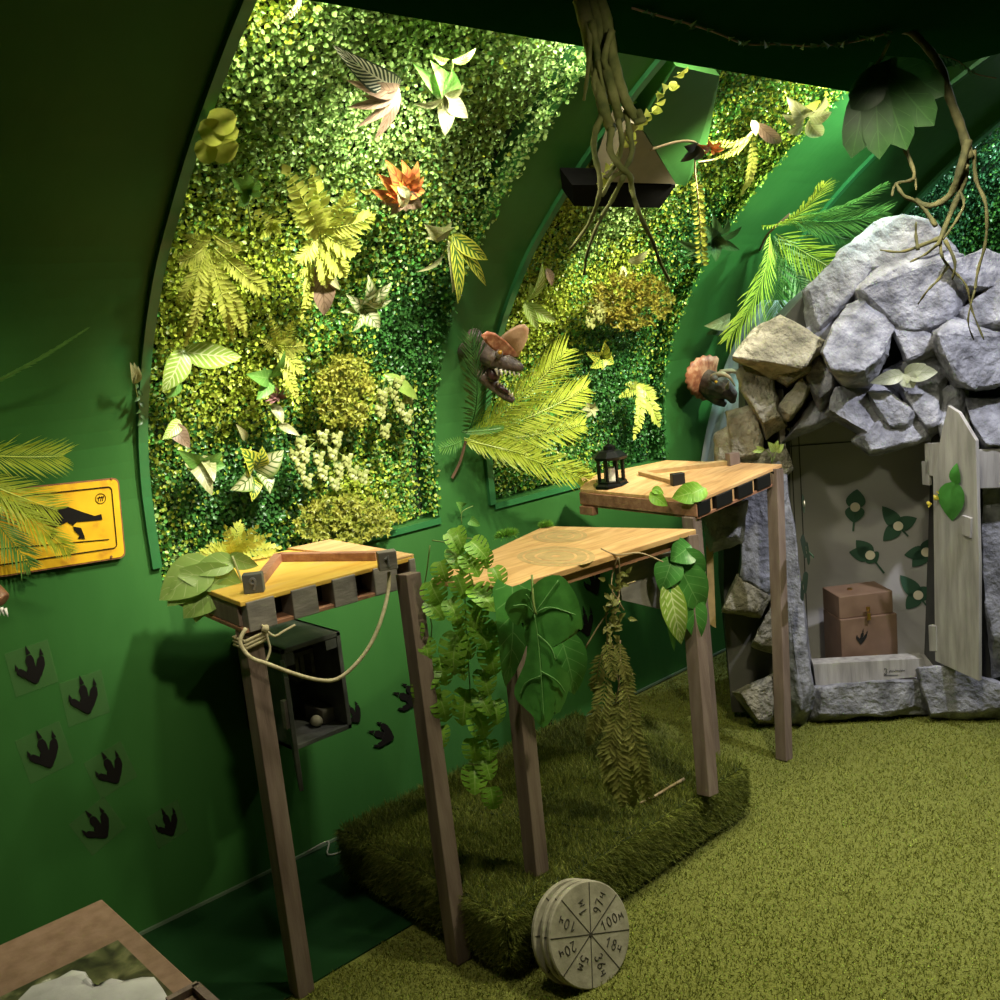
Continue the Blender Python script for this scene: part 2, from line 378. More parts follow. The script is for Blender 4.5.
# ------------------------------------------------------------------ leaf carpets, turf: what nobody could count
def foliage(name, xr, sr, n, zones, label, size=(.0085, .0148), off=.09, depth=.06, cat='foliage'):
    x = RNG.uniform(*xr, n); s = RNG.uniform(*sr, n); o = off-RNG.uniform(.004, depth, n)
    y = np.interp(s, PS, PROF[:, 0]); z = np.interp(s, PS, PROF[:, 1]); ny = np.interp(s, PS, PN[:, 0]); nzz = np.interp(s, PS, PN[:, 1])
    bump = .018*np.sin(x*9.1+s*4)*np.sin(s*7.7-x*3)
    o = o-bump; ed = x > xr[1]-.035; o[ed] = RNG.uniform(-.014, .05, int(ed.sum())); x[ed] += .018*RNG.uniform(0, 1, int(ed.sum()))
    N = np.stack([np.zeros(n), ny, nzz], 1); N /= np.linalg.norm(N, axis=1)[:, None]
    P = np.stack([x, y, z], 1)-N*o[:, None]
    nn = N+RNG.normal(0, .55, (n, 3)); nn /= np.linalg.norm(nn, axis=1)[:, None]
    d = RNG.normal(0, 1, (n, 3)); d -= nn*np.sum(d*nn, 1)[:, None]; d /= np.linalg.norm(d, axis=1)[:, None]
    sd = np.cross(nn, d); L = RNG.uniform(*size, n)[:, None]; W = L*RNG.uniform(.33, .5, (n, 1))
    v = np.stack([P-d*L*.5, P-d*L*.12+sd*W+nn*L*.12, P+d*L*.28+sd*W*.8+nn*L*.12, P+d*L*.5-nn*L*.05, P+d*L*.28-sd*W*.8+nn*L*.12, P-d*L*.12-sd*W+nn*L*.12], 1).reshape(-1, 3)
    b = np.arange(n)[:, None]*6
    loops = np.concatenate([b+[0, 1, 2, 3], b+[0, 3, 4, 5]], 1).ravel()
    me = bpy.data.meshes.new(name); me.vertices.add(n*6); me.vertices.foreach_set('co', v.ravel())
    me.loops.add(n*8); me.loops.foreach_set('vertex_index', loops)
    me.polygons.add(n*2); me.polygons.foreach_set('loop_start', np.arange(n*2)*4); me.polygons.foreach_set('loop_total', np.full(n*2, 4))
    me.update(calc_edges=True)
    # leaf kinds grow in drifts: fresh green, yellow green, dark green; one yellow drift is painted glow
    f = np.full((n, len(zones)), 0.0)
    for i, (c, zx, zs, r) in enumerate(zones):
        f[:, i] = (.0 if zx is None else np.exp(-(((x-zx)**2+(s-zs)**2)/r**2)))*2.2+RNG.normal(0, .5, n) if zx is not None else .55+RNG.normal(0, .3, n)
    cols = np.array([zc[0] for zc in zones])[np.argmax(f, 1)]*RNG.uniform(.62, 1.35, (n, 1))*RNG.uniform(.92, 1.08, (n, 3))
    ca = me.color_attributes.new('Col', 'FLOAT_COLOR', 'POINT'); c4 = np.ones((n*6, 4)); c4[:, :3] = np.repeat(cols, 6, 0); ca.data.foreach_set('color', c4.ravel())
    me.uv_layers.new(name='UVMap')
    me.materials.append(BOX); ob = bpy.data.objects.new(name, me); COL.objects.link(ob)
    return tag(ob, label, cat, kind='stuff')
BOX = leafmat('boxwood_leaf', (.9, .9, .9), (1, 1, 1), rough=.35, trans=.22, mid=0)
GRN, YEL, DRK, PAL = (.10, .33, .05), (.38, .48, .05), (.05, .175, .032), (.32, .50, .14)
def zs(px, py): P = vault(px, py, .05); return P[0], vs_of(P)
def zone(c, px, py, r): x, s = zs(px, py); return (c, x, s, r)
foliage('boxwood_foliage', (B1[0]+.004, B1[1]-.004), (S_SILL+.01, s_at_y(1.62)), 72000,
        [(GRN, None, 0, 0), zone(YEL, 215, 300, .26), zone(YEL, 345, 395, .14), zone(YEL, 345, 520, .17), zone(PAL, 330, 90, .5), zone(PAL, 540, 120, .38), zone(DRK, 250, 480, .24), zone(DRK, 410, 340, .22), zone(YEL, 240, 410, .18), zone(YEL, 260, 40, .12)],  # last yellow drift paints the lamp glow at the upper left edge
        'carpet of small boxwood leaves filling the leftmost large arched bay')
foliage('boxwood_foliage', (B2[0]+.004, B2[1]-.004), (S_SILL+.01, s_at_y(1.62)), 66000,
        [(GRN, None, 0, 0), zone(YEL, 610, 290, .16), zone(YEL, 530, 320, .2), zone(YEL, 760, 200, .42), zone(YEL, 560, 210, .2), zone(DRK, 640, 440, .26), zone(DRK, 690, 240, .2), zone(DRK, 600, 380, .2), zone(PAL, 610, 215, .2)],
        'carpet of small leaves filling the middle arched bay behind the lantern')
foliage('boxwood_foliage', (B3[0]+.004, B3[1]-.004), (s_at_z(.95), s_at_y(1.62)), 60000,
        [(GRN, None, 0, 0), zone(DRK, 985, 300, .4), ((.05, .20, .06), 985, 180, .4)][:2]+[((.045, .17, .06), 5.0, s_at_z(1.8), .6)],
        'carpet of small green leaves in the bay above the grey rocks', (.013, .022))
def turf(name, n, sampler, L, label, cols, lean=.5, wdt=.0016, cat='turf', parent=None):
    P, N = sampler(n); n = len(P); d = N+RNG.normal(0, lean, (n, 3)); d /= np.linalg.norm(d, axis=1)[:, None]
    sd = np.cross(d, RNG.normal(0, 1, (n, 3))); sd /= np.linalg.norm(sd, axis=1)[:, None]
    l = RNG.uniform(*L, n)[:, None]; v = np.stack([P-sd*wdt, P+sd*wdt, P+d*l+N*0-V(0, 0, .25)*l*RNG.uniform(0, 1, (n, 1))], 1).reshape(-1, 3)
    me = bpy.data.meshes.new(name); me.vertices.add(n*3); me.vertices.foreach_set('co', v.ravel()); me.loops.add(n*3); me.loops.foreach_set('vertex_index', np.arange(n*3))
    me.polygons.add(n); me.polygons.foreach_set('loop_start', np.arange(n)*3); me.polygons.foreach_set('loop_total', np.full(n, 3)); me.update(calc_edges=True)
    cc = np.array(cols)[RNG.integers(0, len(cols), n)]*RNG.uniform(.7, 1.3, (n, 1))
    ca = me.color_attributes.new('Col', 'FLOAT_COLOR', 'POINT'); c4 = np.ones((n*3, 4)); c4[:, :3] = np.repeat(cc, 3, 0); ca.data.foreach_set('color', c4.ravel())
    me.uv_layers.new(name='UVMap'); me.materials.append(BLADE)
    ob = bpy.data.objects.new(name, me); COL.objects.link(ob); ob['kind'] = 'stuff'
    if parent is not None: ob.parent = parent; me.vertices.foreach_set('co', (v-V(*parent.location)).ravel()); me.update()
    if label: tag(ob, label, cat)
    return ob
BLADE = leafmat('turf_blade', (.95, .95, .95), (1, 1, 1), rough=.6, trans=.2, mid=0, spec=.2)
def floor_s(n):
    # denser towards the camera side, only where the floor can be seen
    x = .95+3.1*RNG.uniform(0, 1, n)**1.25; y = RNG.uniform(.35, 2.6, n)
    k = (y < 2.05+.012*np.sin(x*40)) | (x > 2.63); return np.stack([x, y, np.zeros(n)], 1)[k], np.tile(V(0, 0, 1), (int(k.sum()), 1))
turf('turf_pile', 180000, floor_s, (.008, .016), 'short olive green artificial turf pile covering the floor', [(.18, .20, .028), (.23, .24, .042), (.14, .17, .026), (.26, .26, .055)], .55)

# ------------------------------------------------------------------ tables on posts
def leg(parent, top, foot, w=.045, name='leg'):
    mb = MB(); mb.bar(foot, top, w, w, (1, 0, 0)); return mb.build(name, POSTW, parent, bevel=.002)
def slab(mb, pts, h0, h1, mi=0):
    mb.hexa([V(p[0], p[1], p[2]+h0) for p in pts], [V(p[0], p[1], p[2]+h1) for p in pts], mi)
def at(px, py, z): return on(px, py, 2, z)
def digits(mb, txt, o, u, v, h, r, mi=0, gap=.75):
    """handwritten strokes: o origin, u reading direction, v up"""
    x = 0
    for ch in txt:
        for st in GLYPH[ch]:
            mb.tube([V(*o)+V(*u)*h*(x+a)+V(*v)*h*b for a, b in st], r, 5, mi)
        x += gap
def arc(cx, cy, rx, ry, a0, a1, n=12): return [(cx+rx*math.cos(math.radians(a0+(a1-a0)*i/n)), cy+ry*math.sin(math.radians(a0+(a1-a0)*i/n))) for i in range(n+1)]
GLYPH = {'0': [arc(.28, .5, .24, .46, 90, 450)], '1': [[(.05, .66), (.3, .98), (.3, 0)]], '2': [arc(.28, .72, .22, .26, 165, -20)+[(.05, .02), (.52, .02)]],
         '3': [arc(.25, .75, .2, .22, 150, -80)+arc(.25, .27, .24, .27, 80, -150)], '5': [[(.5, .98), (.12, .98), (.08, .58)]+arc(.25, .32, .25, .3, 110, -150)],
         '6': [[(.45, .98), (.15, .55)]+arc(.28, .27, .22, .26, 150, -210)], '7': [[(.03, .95), (.5, .95), (.2, 0)]], '8': [arc(.28, .74, .18, .22, -90, 270), arc(.28, .26, .23, .26, 90, 450)],
         '9': [arc(.28, .72, .2, .24, 0, 360)+[(.46, .4), (.3, 0)]], 'm': [[(.02, 0), (.08, .6), (.28, .2), (.46, .62), (.54, 0)]], 'h': [[(.06, .62), (.06, .3), (.4, .3)], [(.42, .66), (.42, 0)]]}

# table 1, far left: slotted front apron
H1 = 1.0
t1 = empty('slotted_table', (1.25, 2.2, 0), 'low slotted-front board table at the left, yellow top, rope tied to its post', 'table')
a1, b1, c1, d1 = at(240, 602, H1), at(414, 556, H1), at(330, 541, H1), at(168, 575, H1)
d1[1] = min(d1[1], 2.52); c1[1] = min(c1[1], 2.52)
mb = MB(); slab(mb, [a1, b1, c1, d1], -.012, 0); mb.build('tabletop', YBOARD, t1, bevel=.002)
e1 = at(330, 541, H1); f1 = at(412, 552, H1); ctr = (a1+b1)/2
# plain plywood half at the back right
mb = MB(); slab(mb, [a1*.12+b1*.88+V(0, 0, .001), b1+V(0, 0, .001), c1+V(0, 0, .001), c1*.72+d1*.28+V(0, 0, .001)], 0, .004); mb.build('plain_board', PLY, t1)
mb = MB(); slab(mb, [a1, b1, c1, d1], -.075, -.066); mb.build('bottom_board', PLYD, t1, bevel=.001)
din = nz(V(d1[0]-a1[0], d1[1]-a1[1], 0)); dr = nz(b1-a1); nin = nz(np.cross(V(0, 0, 1), dr))
mb = MB(); mb.bar(a1*.98+b1*.02+nin*.07+V(0, 0, -.039), a1*.02+b1*.98+nin*.07+V(0, 0, -.039), .008, .053, nin); mb.build('slot_back', BLACK, t1)
L1 = np.linalg.norm(b1-a1)
def front_px(px, z=H1):                         # distance along the front edge under an image column
    pts = [(proj(a1+(b1-a1)*q)[0], q) for q in np.linspace(-.05, 1.05, 60)]; return float(np.interp(px, [p[0] for p in pts], [p[1] for p in pts]))
for x0, x1 in ((245, 273), (290, 315), (331, 354), (372, 395), (408, 414)):
    q0, q1 = front_px(x0), front_px(x1); p0, p1 = a1+(b1-a1)*q0, a1+(b1-a1)*q1
    mb = MB(); m_ = (p0+p1)/2+nin*.027+V(0, 0, -.040); mb.box(m_, V(np.linalg.norm(p1-p0), .062, .070), [dr, nin, V(0, 0, 1)]); mb.build('block', GREYW, t1, bevel=.002)
mb = MB(); mb.bar(a1+dr*.012+nin*.03+V(0, 0, -.039), d1+dr*.012+V(0, 0, -.039), .016, .053, dr); mb.build('side_board', POSTW, t1, bevel=.002)
leg(t1, V(1.045, 2.075, H1-.076), V(1.04, 2.055, 0)); leg(t1, V(1.425, 1.95, H1-.02), V(1.372, 1.848, 0))
# V-shaped bars lying on the tables, with number caps on their ends
def forked(name, label, z, p0, p1, p2, caps, mw, hh=.026, cs=.05):
    r = empty(name, V(*p1), label, 'wooden bar')
    for i, (s, e) in enumerate(((p0, p1), (p1, p2))):
        mb = MB(); mb.bar(V(*s)+V(0, 0, hh/2), V(*e)+V(0, 0, hh/2), .022, hh, (0, 1, 0)); mb.build('bar', mw, r, bevel=.0015)
    for (p, fn, txt, m) in caps:
        fn = nz(fn); u = nz(np.cross(V(0, 0, 1), fn)); up = np.cross(fn, u)
        mb = MB(); c = V(*p)+V(0, 0, cs/2); mb.box(c, V(cs, cs*.62, cs), [u, -fn, up]); cap = mb.build('end_cap', m, r, bevel=.002)
        if txt:
            mb = MB(); h = cs*.62; o = c+fn*cs*.315-u*h*.26-up*h*.5
            digits(mb, txt, o, u, up, h, .0035); mb.build('digit', flat('grey_digit', (.16, .16, .155), .4), cap)
    return r
g1 = on(255, 592, 2, H1); g2 = on(279, 561, 2, H1); g3 = on(378, 560, 2, H1)
forked('forked_bar', 'wooden V-shaped bar with a grey 9 cap lying on the yellow tabletop', H1, g1, g2, g3, [(g1, a1-g2+V(.05, 0, 0), '9', DGREY), (on(388, 569, 2, H1), V(-.45, -.9, 0), '1', GREYW)], PLYD, .022, .046)

# table 2: plain plywood top
H2 = .93
t2 = empty('plywood_table', (1.95, 2.1, 0), 'plain plywood table with ring-shaped stains in the middle, plants hanging over its front', 'table')
a2, b2 = at(505, 588, H2), at(696, 529, H2)
q2 = [a2, b2, at(544, 526, H2), at(431, 579, H2)]
mb = MB(); slab(mb, q2, -.016, 0); mb.build('tabletop', PLY, t2, bevel=.002)
for (cx, cy, rx, ry) in ((556, 556, 46, 13), (560, 536, 34, 8)):
    c = at(cx, cy, H2+.0006); e = at(cx+rx, cy-3, H2+.0006); n_ = at(cx, cy-ry, H2+.0006); mb = MB()
    ra, rb = np.linalg.norm(e-c)*.62, np.linalg.norm(n_-c)*.8
    vs, fs = [], []
    for r_ in (1, .86, .8, .55, .48, .12):
        for k in range(40): t = 2*pi*k/40; vs.append(c+V(1, -.15, 0)*ra*r_*math.cos(t)*1.2+V(.2, 1, 0)*rb*r_*math.sin(t)*(1+.05*math.sin(3*t)))
    for i in (0, 2, 4):
        for k in range(40): fs.append((i*40+k, i*40+(k+1) % 40, (i+1)*40+(k+1) % 40, (i+1)*40+k))
    mb.add(vs, fs); mb.build('ring_stain', STAIN, t2)
mb = MB(); mb.bar(a2+V(.02, .03, -.03), b2+V(-.02, .03, -.03), .028, .03, (0, 1, 0)); mb.build('front_rail', PLYD, t2)
leg(t2, V(a2[0]+.045, a2[1]+.035, H2-.016), V(1.588, 1.765, .17)); leg(t2, V(b2[0]-.015, b2[1]+.02, H2-.016), V(2.19, 1.665, .17))
mb = MB(); p = [onplane(x, y, (0, 1.80, 0), (0, 1, 0)) for x, y in ((618, 566), (700, 545), (697, 612), (660, 609), (622, 600))]
mb.prism(p, (0, .015, 0)); mb.build('apron_panel', GREYW, t2, fix=True)

# table 3: slotted front, red-brown side
t3 = empty('slotted_table', (2.8, 2.1, 0), 'red-brown slotted-front table at the back beside the rocks, lantern standing on it', 'table')
a3, b3, c3, d3 = at(697, 500, .955), at(782, 464, 1.0), at(735, 456, .985), at(580, 489, .955)
c3 = V(2.985, 2.36, 1.0); d3[1] = min(d3[1], 2.55)
top3 = [a3, b3, c3, V(2.70, 2.54, .975), d3]
mb = MB(); mb.prism([p+V(0, 0, -.012) for p in top3], (0, 0, .012)); mb.build('tabletop', PLY, t3, fix=True, bevel=.002)
mb = MB(); mb.prism([p+V(0, 0, -.062) for p in top3], (0, 0, .008)); mb.build('bottom_board', PLYD, t3, fix=True)
mb = MB(); mb.bar(a3+V(.004, 0, -.033), d3+V(.004, 0, -.033), .02, .043, V(1, 0, 0)); mb.bar(d3+V(.0, -.004, -.075), d3+(a3-d3)*.13+V(0, 0, -.075), .03, .03, V(1, 0, 0)); mb.build('side_board', PLYD, t3, bevel=.002)
dr3 = nz(b3-a3); nin3 = nz(np.cross(V(0, 0, 1), dr3)); L3 = np.linalg.norm(b3-a3)
mb = MB(); mb.bar(a3+nin3*.06+dr3*.02+V(0, 0, -.033), b3+nin3*.06-dr3*.01+V(0, 0, -.033), .008, .04, nin3); mb.build('slot_back', DARKIN, t3)
for q0, q1 in ((.0, .13), (.2, .38), (.45, .62), (.68, .84), (.88, 1.0)):
    mb = MB(); mb.box(a3+(b3-a3)*(q0+q1)/2+nin3*.02+V(0, 0, -.033), V(L3*(q1-q0), .05, .042), [dr3, nin3, V(0, 0, 1)]); mb.build('block', BLACK, t3, bevel=.0015)
for q in (.165, .415, .65, .86):
    mb = MB(); mb.box(a3+(b3-a3)*q+nin3*.03+V(0, 0, -.033), V(.008, .05, .042), [dr3, nin3, V(0, 0, 1)]); mb.build('divider', PLY, t3)
leg(t3, a3+V(.005, .03, -.055), V(2.60, 1.95, 0)); leg(t3, b3+V(-.03, .01, -.012), V(2.82, 1.81, 0), .042)
g1 = on(678, 486, 2, .965); g2 = on(641, 476, 2, .975); g3 = on(733, 465, 2, .995)
forked('forked_bar', 'wooden V-shaped bar with black end cap lying on the back table behind the lantern', .97, g1, g2, g3, [(g1, V(-.5, -.86, 0), None, BLACK), (g3, V(-.3, -.95, 0), None, POSTW)], STAIN, .02, .045)

# lantern
lp = on(612, 486, 2, .96); lt = empty('lantern', lp, 'small black metal candle lantern standing on the back table', 'lantern')
mb = MB(); mb.lathe(lp, [(.068, 0), (.068, .008), (.056, .015), (.056, .022)], n=8); mb.build('base', BLACKM, lt)
mb = MB()
for k in range(8):
    a = 2*pi*(k+.5)/8; mb.bar(lp+V(.046*math.cos(a), .046*math.sin(a), .02), lp+V(.046*math.cos(a), .046*math.sin(a), .102), .008, .008)
mb.build('frame', BLACKM, lt)
mb = MB(); mb.lathe(lp, [(.060, .098), (.064, .108), (.04, .128), (.022, .132), (.022, .144), (.005, .152)], n=8); mb.build('roof', BLACKM, lt)
mb = MB(); mb.tube([lp+V(.014*math.cos(t)*.7, .014*math.cos(t)*.7, .16+.014*math.sin(t)) for t in np.linspace(0, 2*pi, 13)], .002, 5); mb.build('ring', BLACKM, lt)
mb = MB(); mb.lathe(lp, [(.022, .022), (.022, .066), (.016, .069)], n=12); mb.build('candle', flat('ivory_wax', (.75, .68, .50), .5), lt)

# ------------------------------------------------------------------ turf platform
pf = empty('turf_platform', (1.87, 2.06, 0), 'low shaggy turf-covered platform under the plywood table', 'platform')
PX0, PX1, PY0, PY1, PZ = 1.405, 2.42, 1.69, 2.40, .165
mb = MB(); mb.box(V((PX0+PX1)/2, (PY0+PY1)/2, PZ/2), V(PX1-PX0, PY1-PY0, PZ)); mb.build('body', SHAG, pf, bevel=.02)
mb = MB(); mb.bar(V(1.62, 2.38, PZ+.002), V(1.88, 1.70, PZ+.002), .006, .006); mb.bar(V(1.62, 2.05, PZ+.002), V(2.37, 2.02, PZ+.002), .005, .005); mb.build('seam', BACKP, pf)
def plat_s(n):
    k = int(n*.6); x = RNG.uniform(PX0, PX1, k); y = RNG.uniform(PY0, PY1, k)
    A = np.stack([x, y, np.full(k, PZ)], 1); NA = np.tile(V(0, 0, 1), (k, 1)); k2 = int(n*.24)
    Bx = np.stack([RNG.uniform(PX0, PX1, k2), np.full(k2, PY0), PZ*RNG.uniform(0.05, 1, k2)**.6], 1); NB = np.tile(V(0, -1, .1), (k2, 1)); k3 = n-k-k2
    Cx = np.stack([np.full(k3, PX0), RNG.uniform(PY0, PY1, k3), PZ*RNG.uniform(.05, 1, k3)**.6], 1); NC = np.tile(V(-1, 0, .1), (k3, 1))
    return np.concatenate([A, Bx, Cx]), np.concatenate([NA, NB, NC])
turf('turf_pile', 90000, plat_s, (.014, .036), None, [(.16, .19, .03), (.22, .25, .045), (.11, .14, .025), (.27, .28, .06)], .5, .0013, parent=pf)
mb = MB(); tw = [on(x, y, 2, PZ+.016) for x, y in ((640, 803), (655, 796), (668, 788), (684, 779))]
mb.tube(tw, [.003, .004, .004, .005], 6); tag(mb.build('twig', TWIG, smooth=True), 'pale bare twig lying on the turf platform', 'twig')

# ------------------------------------------------------------------ three leaning wheels
WS = mat('weathered_disc', [(.24, .22, .155), (.33, .305, .22), (.40, .37, .28)], 18, .7, .4, 60)
wn = nz(V(-.10, -.93, .30)); wu = nz(np.cross(V(0, 0, 1), wn)); wv = np.cross(wn, wu)
wc = onplane(589, 934, (1.53, 1.553, .125), wn); wr = .121
WL = ['front numbered disc of the leaning stack, eight written segments', 'middle disc of the three leaning against the turf platform', 'rearmost disc of the three leaning against the turf platform']
for i in range(3):
    c = wc-wn*(.019*i+(.006 if i == 2 else 0))-wu*(0 if i == 0 else .004+.008*(i-1))+wv*.003*i
    r = empty('number_wheel', c, WL[i], 'wheel', 'three flat discs leaning on the platform')
    mb = MB(); mb.lathe(c, [(wr-.003, -.0065), (wr, -.004), (wr, .004), (wr-.003, .0065)], wn, 48); mb.build('disc', WS, r)
    mb = MB()
    INK = flat('ink', (.035, .03, .02), .7) if i == 0 else INK
    f0 = c+wn*.0068
    for k in range(8):
        a = math.radians(45*k-18); mb.bar(f0, f0+(wu*math.cos(a)+wv*math.sin(a))*wr*.97, .0022, .0012, np.cross(wn, wu*math.cos(a)+wv*math.sin(a)))
    mb.build('segment_lines', INK, r)
    if i == 0:
        mb = MB(); mb.lathe(f0, [(.005, -.001), (.005, .002)], wn, 12); mb.build('hub', INK, r)
        for k, tx in enumerate(['100m', '97h', '1m', '10h', '20h', '5m', '36h', '18h']):
            a = math.radians(45*k+4); u = wu*math.cos(a)+wv*math.sin(a); v = np.cross(wn, u); h = .028
            st = .047-(.004 if len(tx) > 3 else 0)
            mb = MB(); digits(mb, tx, f0+u*(.036 if len(tx) > 3 else .05)-v*h*.4, u, v, h*.84, .0015, gap=.8); mb.build('lettering', INK, r)

# ------------------------------------------------------------------ wall cabinet with open door
cy = 2.36; k0 = onplane(280, 649, (0, cy, 0), (0, 1, 0)); k1 = onplane(340, 632, (0, cy, 0), (0, 1, 0)); k2 = onplane(352, 728, (0, cy, 0), (0, 1, 0))
x0, x1, z0, z1 = k0[0], k1[0], k2[2], (k0[2]+k1[2])/2
cb = empty('wall_cabinet', (x0, 2.6, z0), 'small dark grey wooden cabinet on the green wall below the left table, door hanging open', 'cabinet')
mb = MB(); T = .014; yb = 2.615; ym = (cy+yb)/2; dp = yb-cy
mb.box(V(x0+T/2, ym, (z0+z1)/2), V(T, dp, z1-z0)); mb.box(V(x1-T/2, ym, (z0+z1)/2), V(T, dp, z1-z0))
mb.box(V((x0+x1)/2, ym, z0+T/2), V(x1-x0, dp, T)); mb.box(V((x0+x1)/2, ym, z1-T/2), V(x1-x0, dp, T)); mb.box(V((x0+x1)/2, yb-.005, (z0+z1)/2), V(x1-x0, .01, z1-z0))
mb.build('body', mat('mid_grey_wood', [(.065, .07, .062), (.10, .105, .095), (.14, .14, .125)], 14, .65, .4, 60), cb, bevel=.002)
dd = nz(V(CAMP[0]-x0, CAMP[1]-cy, 0)+V(.09, 0, 0)); dw = .165
dz_ = V(0, 0, -.035); mb = MB(); mb.bar(V(x0, cy, (z0+z1)/2)+dd*.008+dz_, V(x0, cy, (z0+z1)/2)+dd*dw+dz_, .012, z1-z0+.02, np.cross(dd, V(0, 0, 1))); dr_ = mb.build('door', DGREY, cb, bevel=.002)
mb = MB(); q = V(x0, cy, (z0+z1)/2)+dd*(dw-.02)+np.cross(dd, V(0, 0, 1))*.0125; mb.bar(q-V(0, 0, .02), q+V(0, 0, .055), .013, .016); mb.build('latch', GREYW, dr_)
mb = MB(); mb.box(V(x1-.032, cy+.012, z1-.03), V(.036, .02, .028)); mb.build('catch', DGREY, cb)
mb = MB(); mb.box(V(x0+.026, cy+.012, z1-.033), V(.026, .02, .036)); mb.build('hinge_block', DGREY, cb)
mb = MB(); q = V(x1-.05, 2.52, (z0+z1)/2+.035)
for dx, sx in ((-.026, .012), (.026, .012)): mb.box(q+V(dx, 0, 0), V(sx, .06, .085))
mb.box(q+V(0, 0, .037), V(.06, .06, .012)); mb.box(q+V(0, 0, -.037), V(.06, .06, .012)); mb.box(q+V(0, .005, 0), V(.014, .04, .06)); 
tag(mb.build('slotted_block', GREYW, bevel=.001), 'grey slotted wooden block fixed inside the open wall cabinet', 'block')
mb = MB(); mb.box(V(x1-.035, 2.47, z0+.014+.022), V(.04, .10, .044)); tag(mb.build('wooden_block', GREYW, bevel=.003), 'plain grey wooden block on the floor of the wall cabinet', 'block')
mb = MB(); mb.blob(V(x1-.072, 2.43, z0+.014+.017), (.017, .021, .017), 4, .1); tag(mb.build('stone', mat('cream_stone', [(.35, .32, .20), (.55, .50, .34)], 20, .6), smooth=True), 'small cream stone lying in the open wall cabinet', 'stone')
mb = MB(); mb.blob(V(x0+.03, 2.44, z0+.014+.019), (.014, .018, .019), 5, .1); tag(mb.build('stone', mat('green_stone', [(.05, .08, .02), (.10, .14, .05)], 20, .6), smooth=True), 'dim green egg-shaped stone behind the cabinet door', 'stone')

# rope from the post of table 1 round to the grey cap
rp = []
for x, y, dy in ((246, 628, -.03), (240, 642, -.035), (250, 657, -.045), (268, 664, -.05), (292, 673, -.05), (318, 680, -.05), (337, 679, -.05), (355, 665, -.05), (370, 645, -.045), (381, 620, -.04), (388, 592, -.02), (389, 572, -.005)):
    q = V(1.04, 2.05, 0)+(V(1.37, 1.98, 0)-V(1.04, 2.05, 0))*np.clip((x-246)/140, 0, 1)+V(-.01, dy, 0); rp.append(onplane(x, y, q, nz(V(-.2, -1, 0))))
def smooth(P, k=4):
    P = [V(*p) for p in P]; out = []
    for i in range(len(P)-1):
        a, b, c, d = P[max(i-1, 0)], P[i], P[i+1], P[min(i+2, len(P)-1)]
        for j in range(k):
            t = j/k; out.append(.5*((2*b)+(c-a)*t+(2*a-5*b+4*c-d)*t*t+(3*b-a-3*c+d)*t**3))
    return out+[P[-1]]
ro = empty('rope', rp[0], 'pale rope tied round the left post and looping to the grey cap', 'rope')
mb = MB(); mb.tube(smooth(rp), .0048, 7); mb.build('loop', ROPE, ro, smooth=True)
mb = MB(); cx, cyy, cz = 1.043, 2.066, .903
for dz in (0, .009, -.008):
    mb.tube([V(cx+sx*.0285, cyy+sy*.0285, cz+dz+.004*sx) for sx, sy in ((-1, -1), (1, -1), (1, 1), (-1, 1), (-1, -1))], .004, 6)
mb.tube(smooth([onplane(x, y, (cx, cyy-.035, 0), (0, 1, 0)) for x, y in ((262, 625), (268, 632), (275, 636), (284, 631), (295, 625))]), .003, 6)
mb.tube(smooth([onplane(x, y, (cx, cyy-.035, 0), (0, 1, 0)) for x, y in ((264, 626), (268, 640), (270, 650), (266, 662))]), .003, 6)
mb.blob(onplane(265, 629, (cx, cyy-.035, 0), (0, 1, 0)), .009, 2, .3); mb.build('knot', ROPE, ro, smooth=True)
# thin cable along the foot of the wall
mb = MB(); mb.tube(smooth([V(1.40, 2.605, .02), V(1.47, 2.59, .03), V(1.44, 2.55, .012), V(1.50, 2.53, .008)]), .003, 5)
tag(mb.build('cable', flat('pale_cable', (.25, .25, .2), .5), smooth=True), 'thin pale cable end curling at the foot of the green wall', 'cable')

# ------------------------------------------------------------------ display table, bottom left
hz = .5; cr = at(101, 899, hz); ce = at(201, 988, hz)
dt = empty('display_table', (.3, 1.6, 0), 'brown display table at the bottom left with a picture set in its top', 'table')
XR = (cr[0]+ce[0])/2; Y_B = cr[1]; Y_F = .95; XL = -.25
mb = MB(); mb.box(V((XL+XR)/2, (Y_F+Y_B)/2, hz/2-.015), V(XR-XL, Y_B-Y_F, hz-.03)); mb.build('body', POSTW, dt)
mb = MB(); mb.box(V((XL+XR)/2, (Y_F+Y_B)/2, hz-.015), V(XR-XL, Y_B-Y_F, .03)); mb.build('tabletop', mat('tan_board', [(.20, .12, .075), (.25, .155, .10), (.29, .185, .125)], 30, .55, .15, 80), dt, bevel=.003)
mb = MB(); mb.box(V(XR-.007, (Y_F+ce[1])/2, hz+.006), V(.014, ce[1]-Y_F, .014)); mb.box(V(XR-.03, ce[1]+.0, hz+.006), V(.055, .012, .014)); mb.build('rim', POSTW, dt)
p = [at(x, y, hz+.0) for x, y in ((118, 941), (158, 982), (190, 1030), (-60, 1030))]; pc = at(118, 941, hz)
PICX = pc[0]; PICY = pc[1]
k = NT('rocky_water_print'); tc = k.n('ShaderNodeTexCoord'); nt = k.n('ShaderNodeTexNoise', {'Vector': (tc, 3), 'Scale': 16.0, 'Detail': 9, 'Distortion': .8})
PRM = k.out(k.n('ShaderNodeBsdfPrincipled', {'Base Color': (k.ramp(nt, [(.36, (.018, .022, .012)), (.48, (.07, .078, .032)), (.58, (.16, .165, .075)), (.66, (.24, .24, .14)), (.69, (.75, .75, .68))]), 0), 'Roughness': .3}))
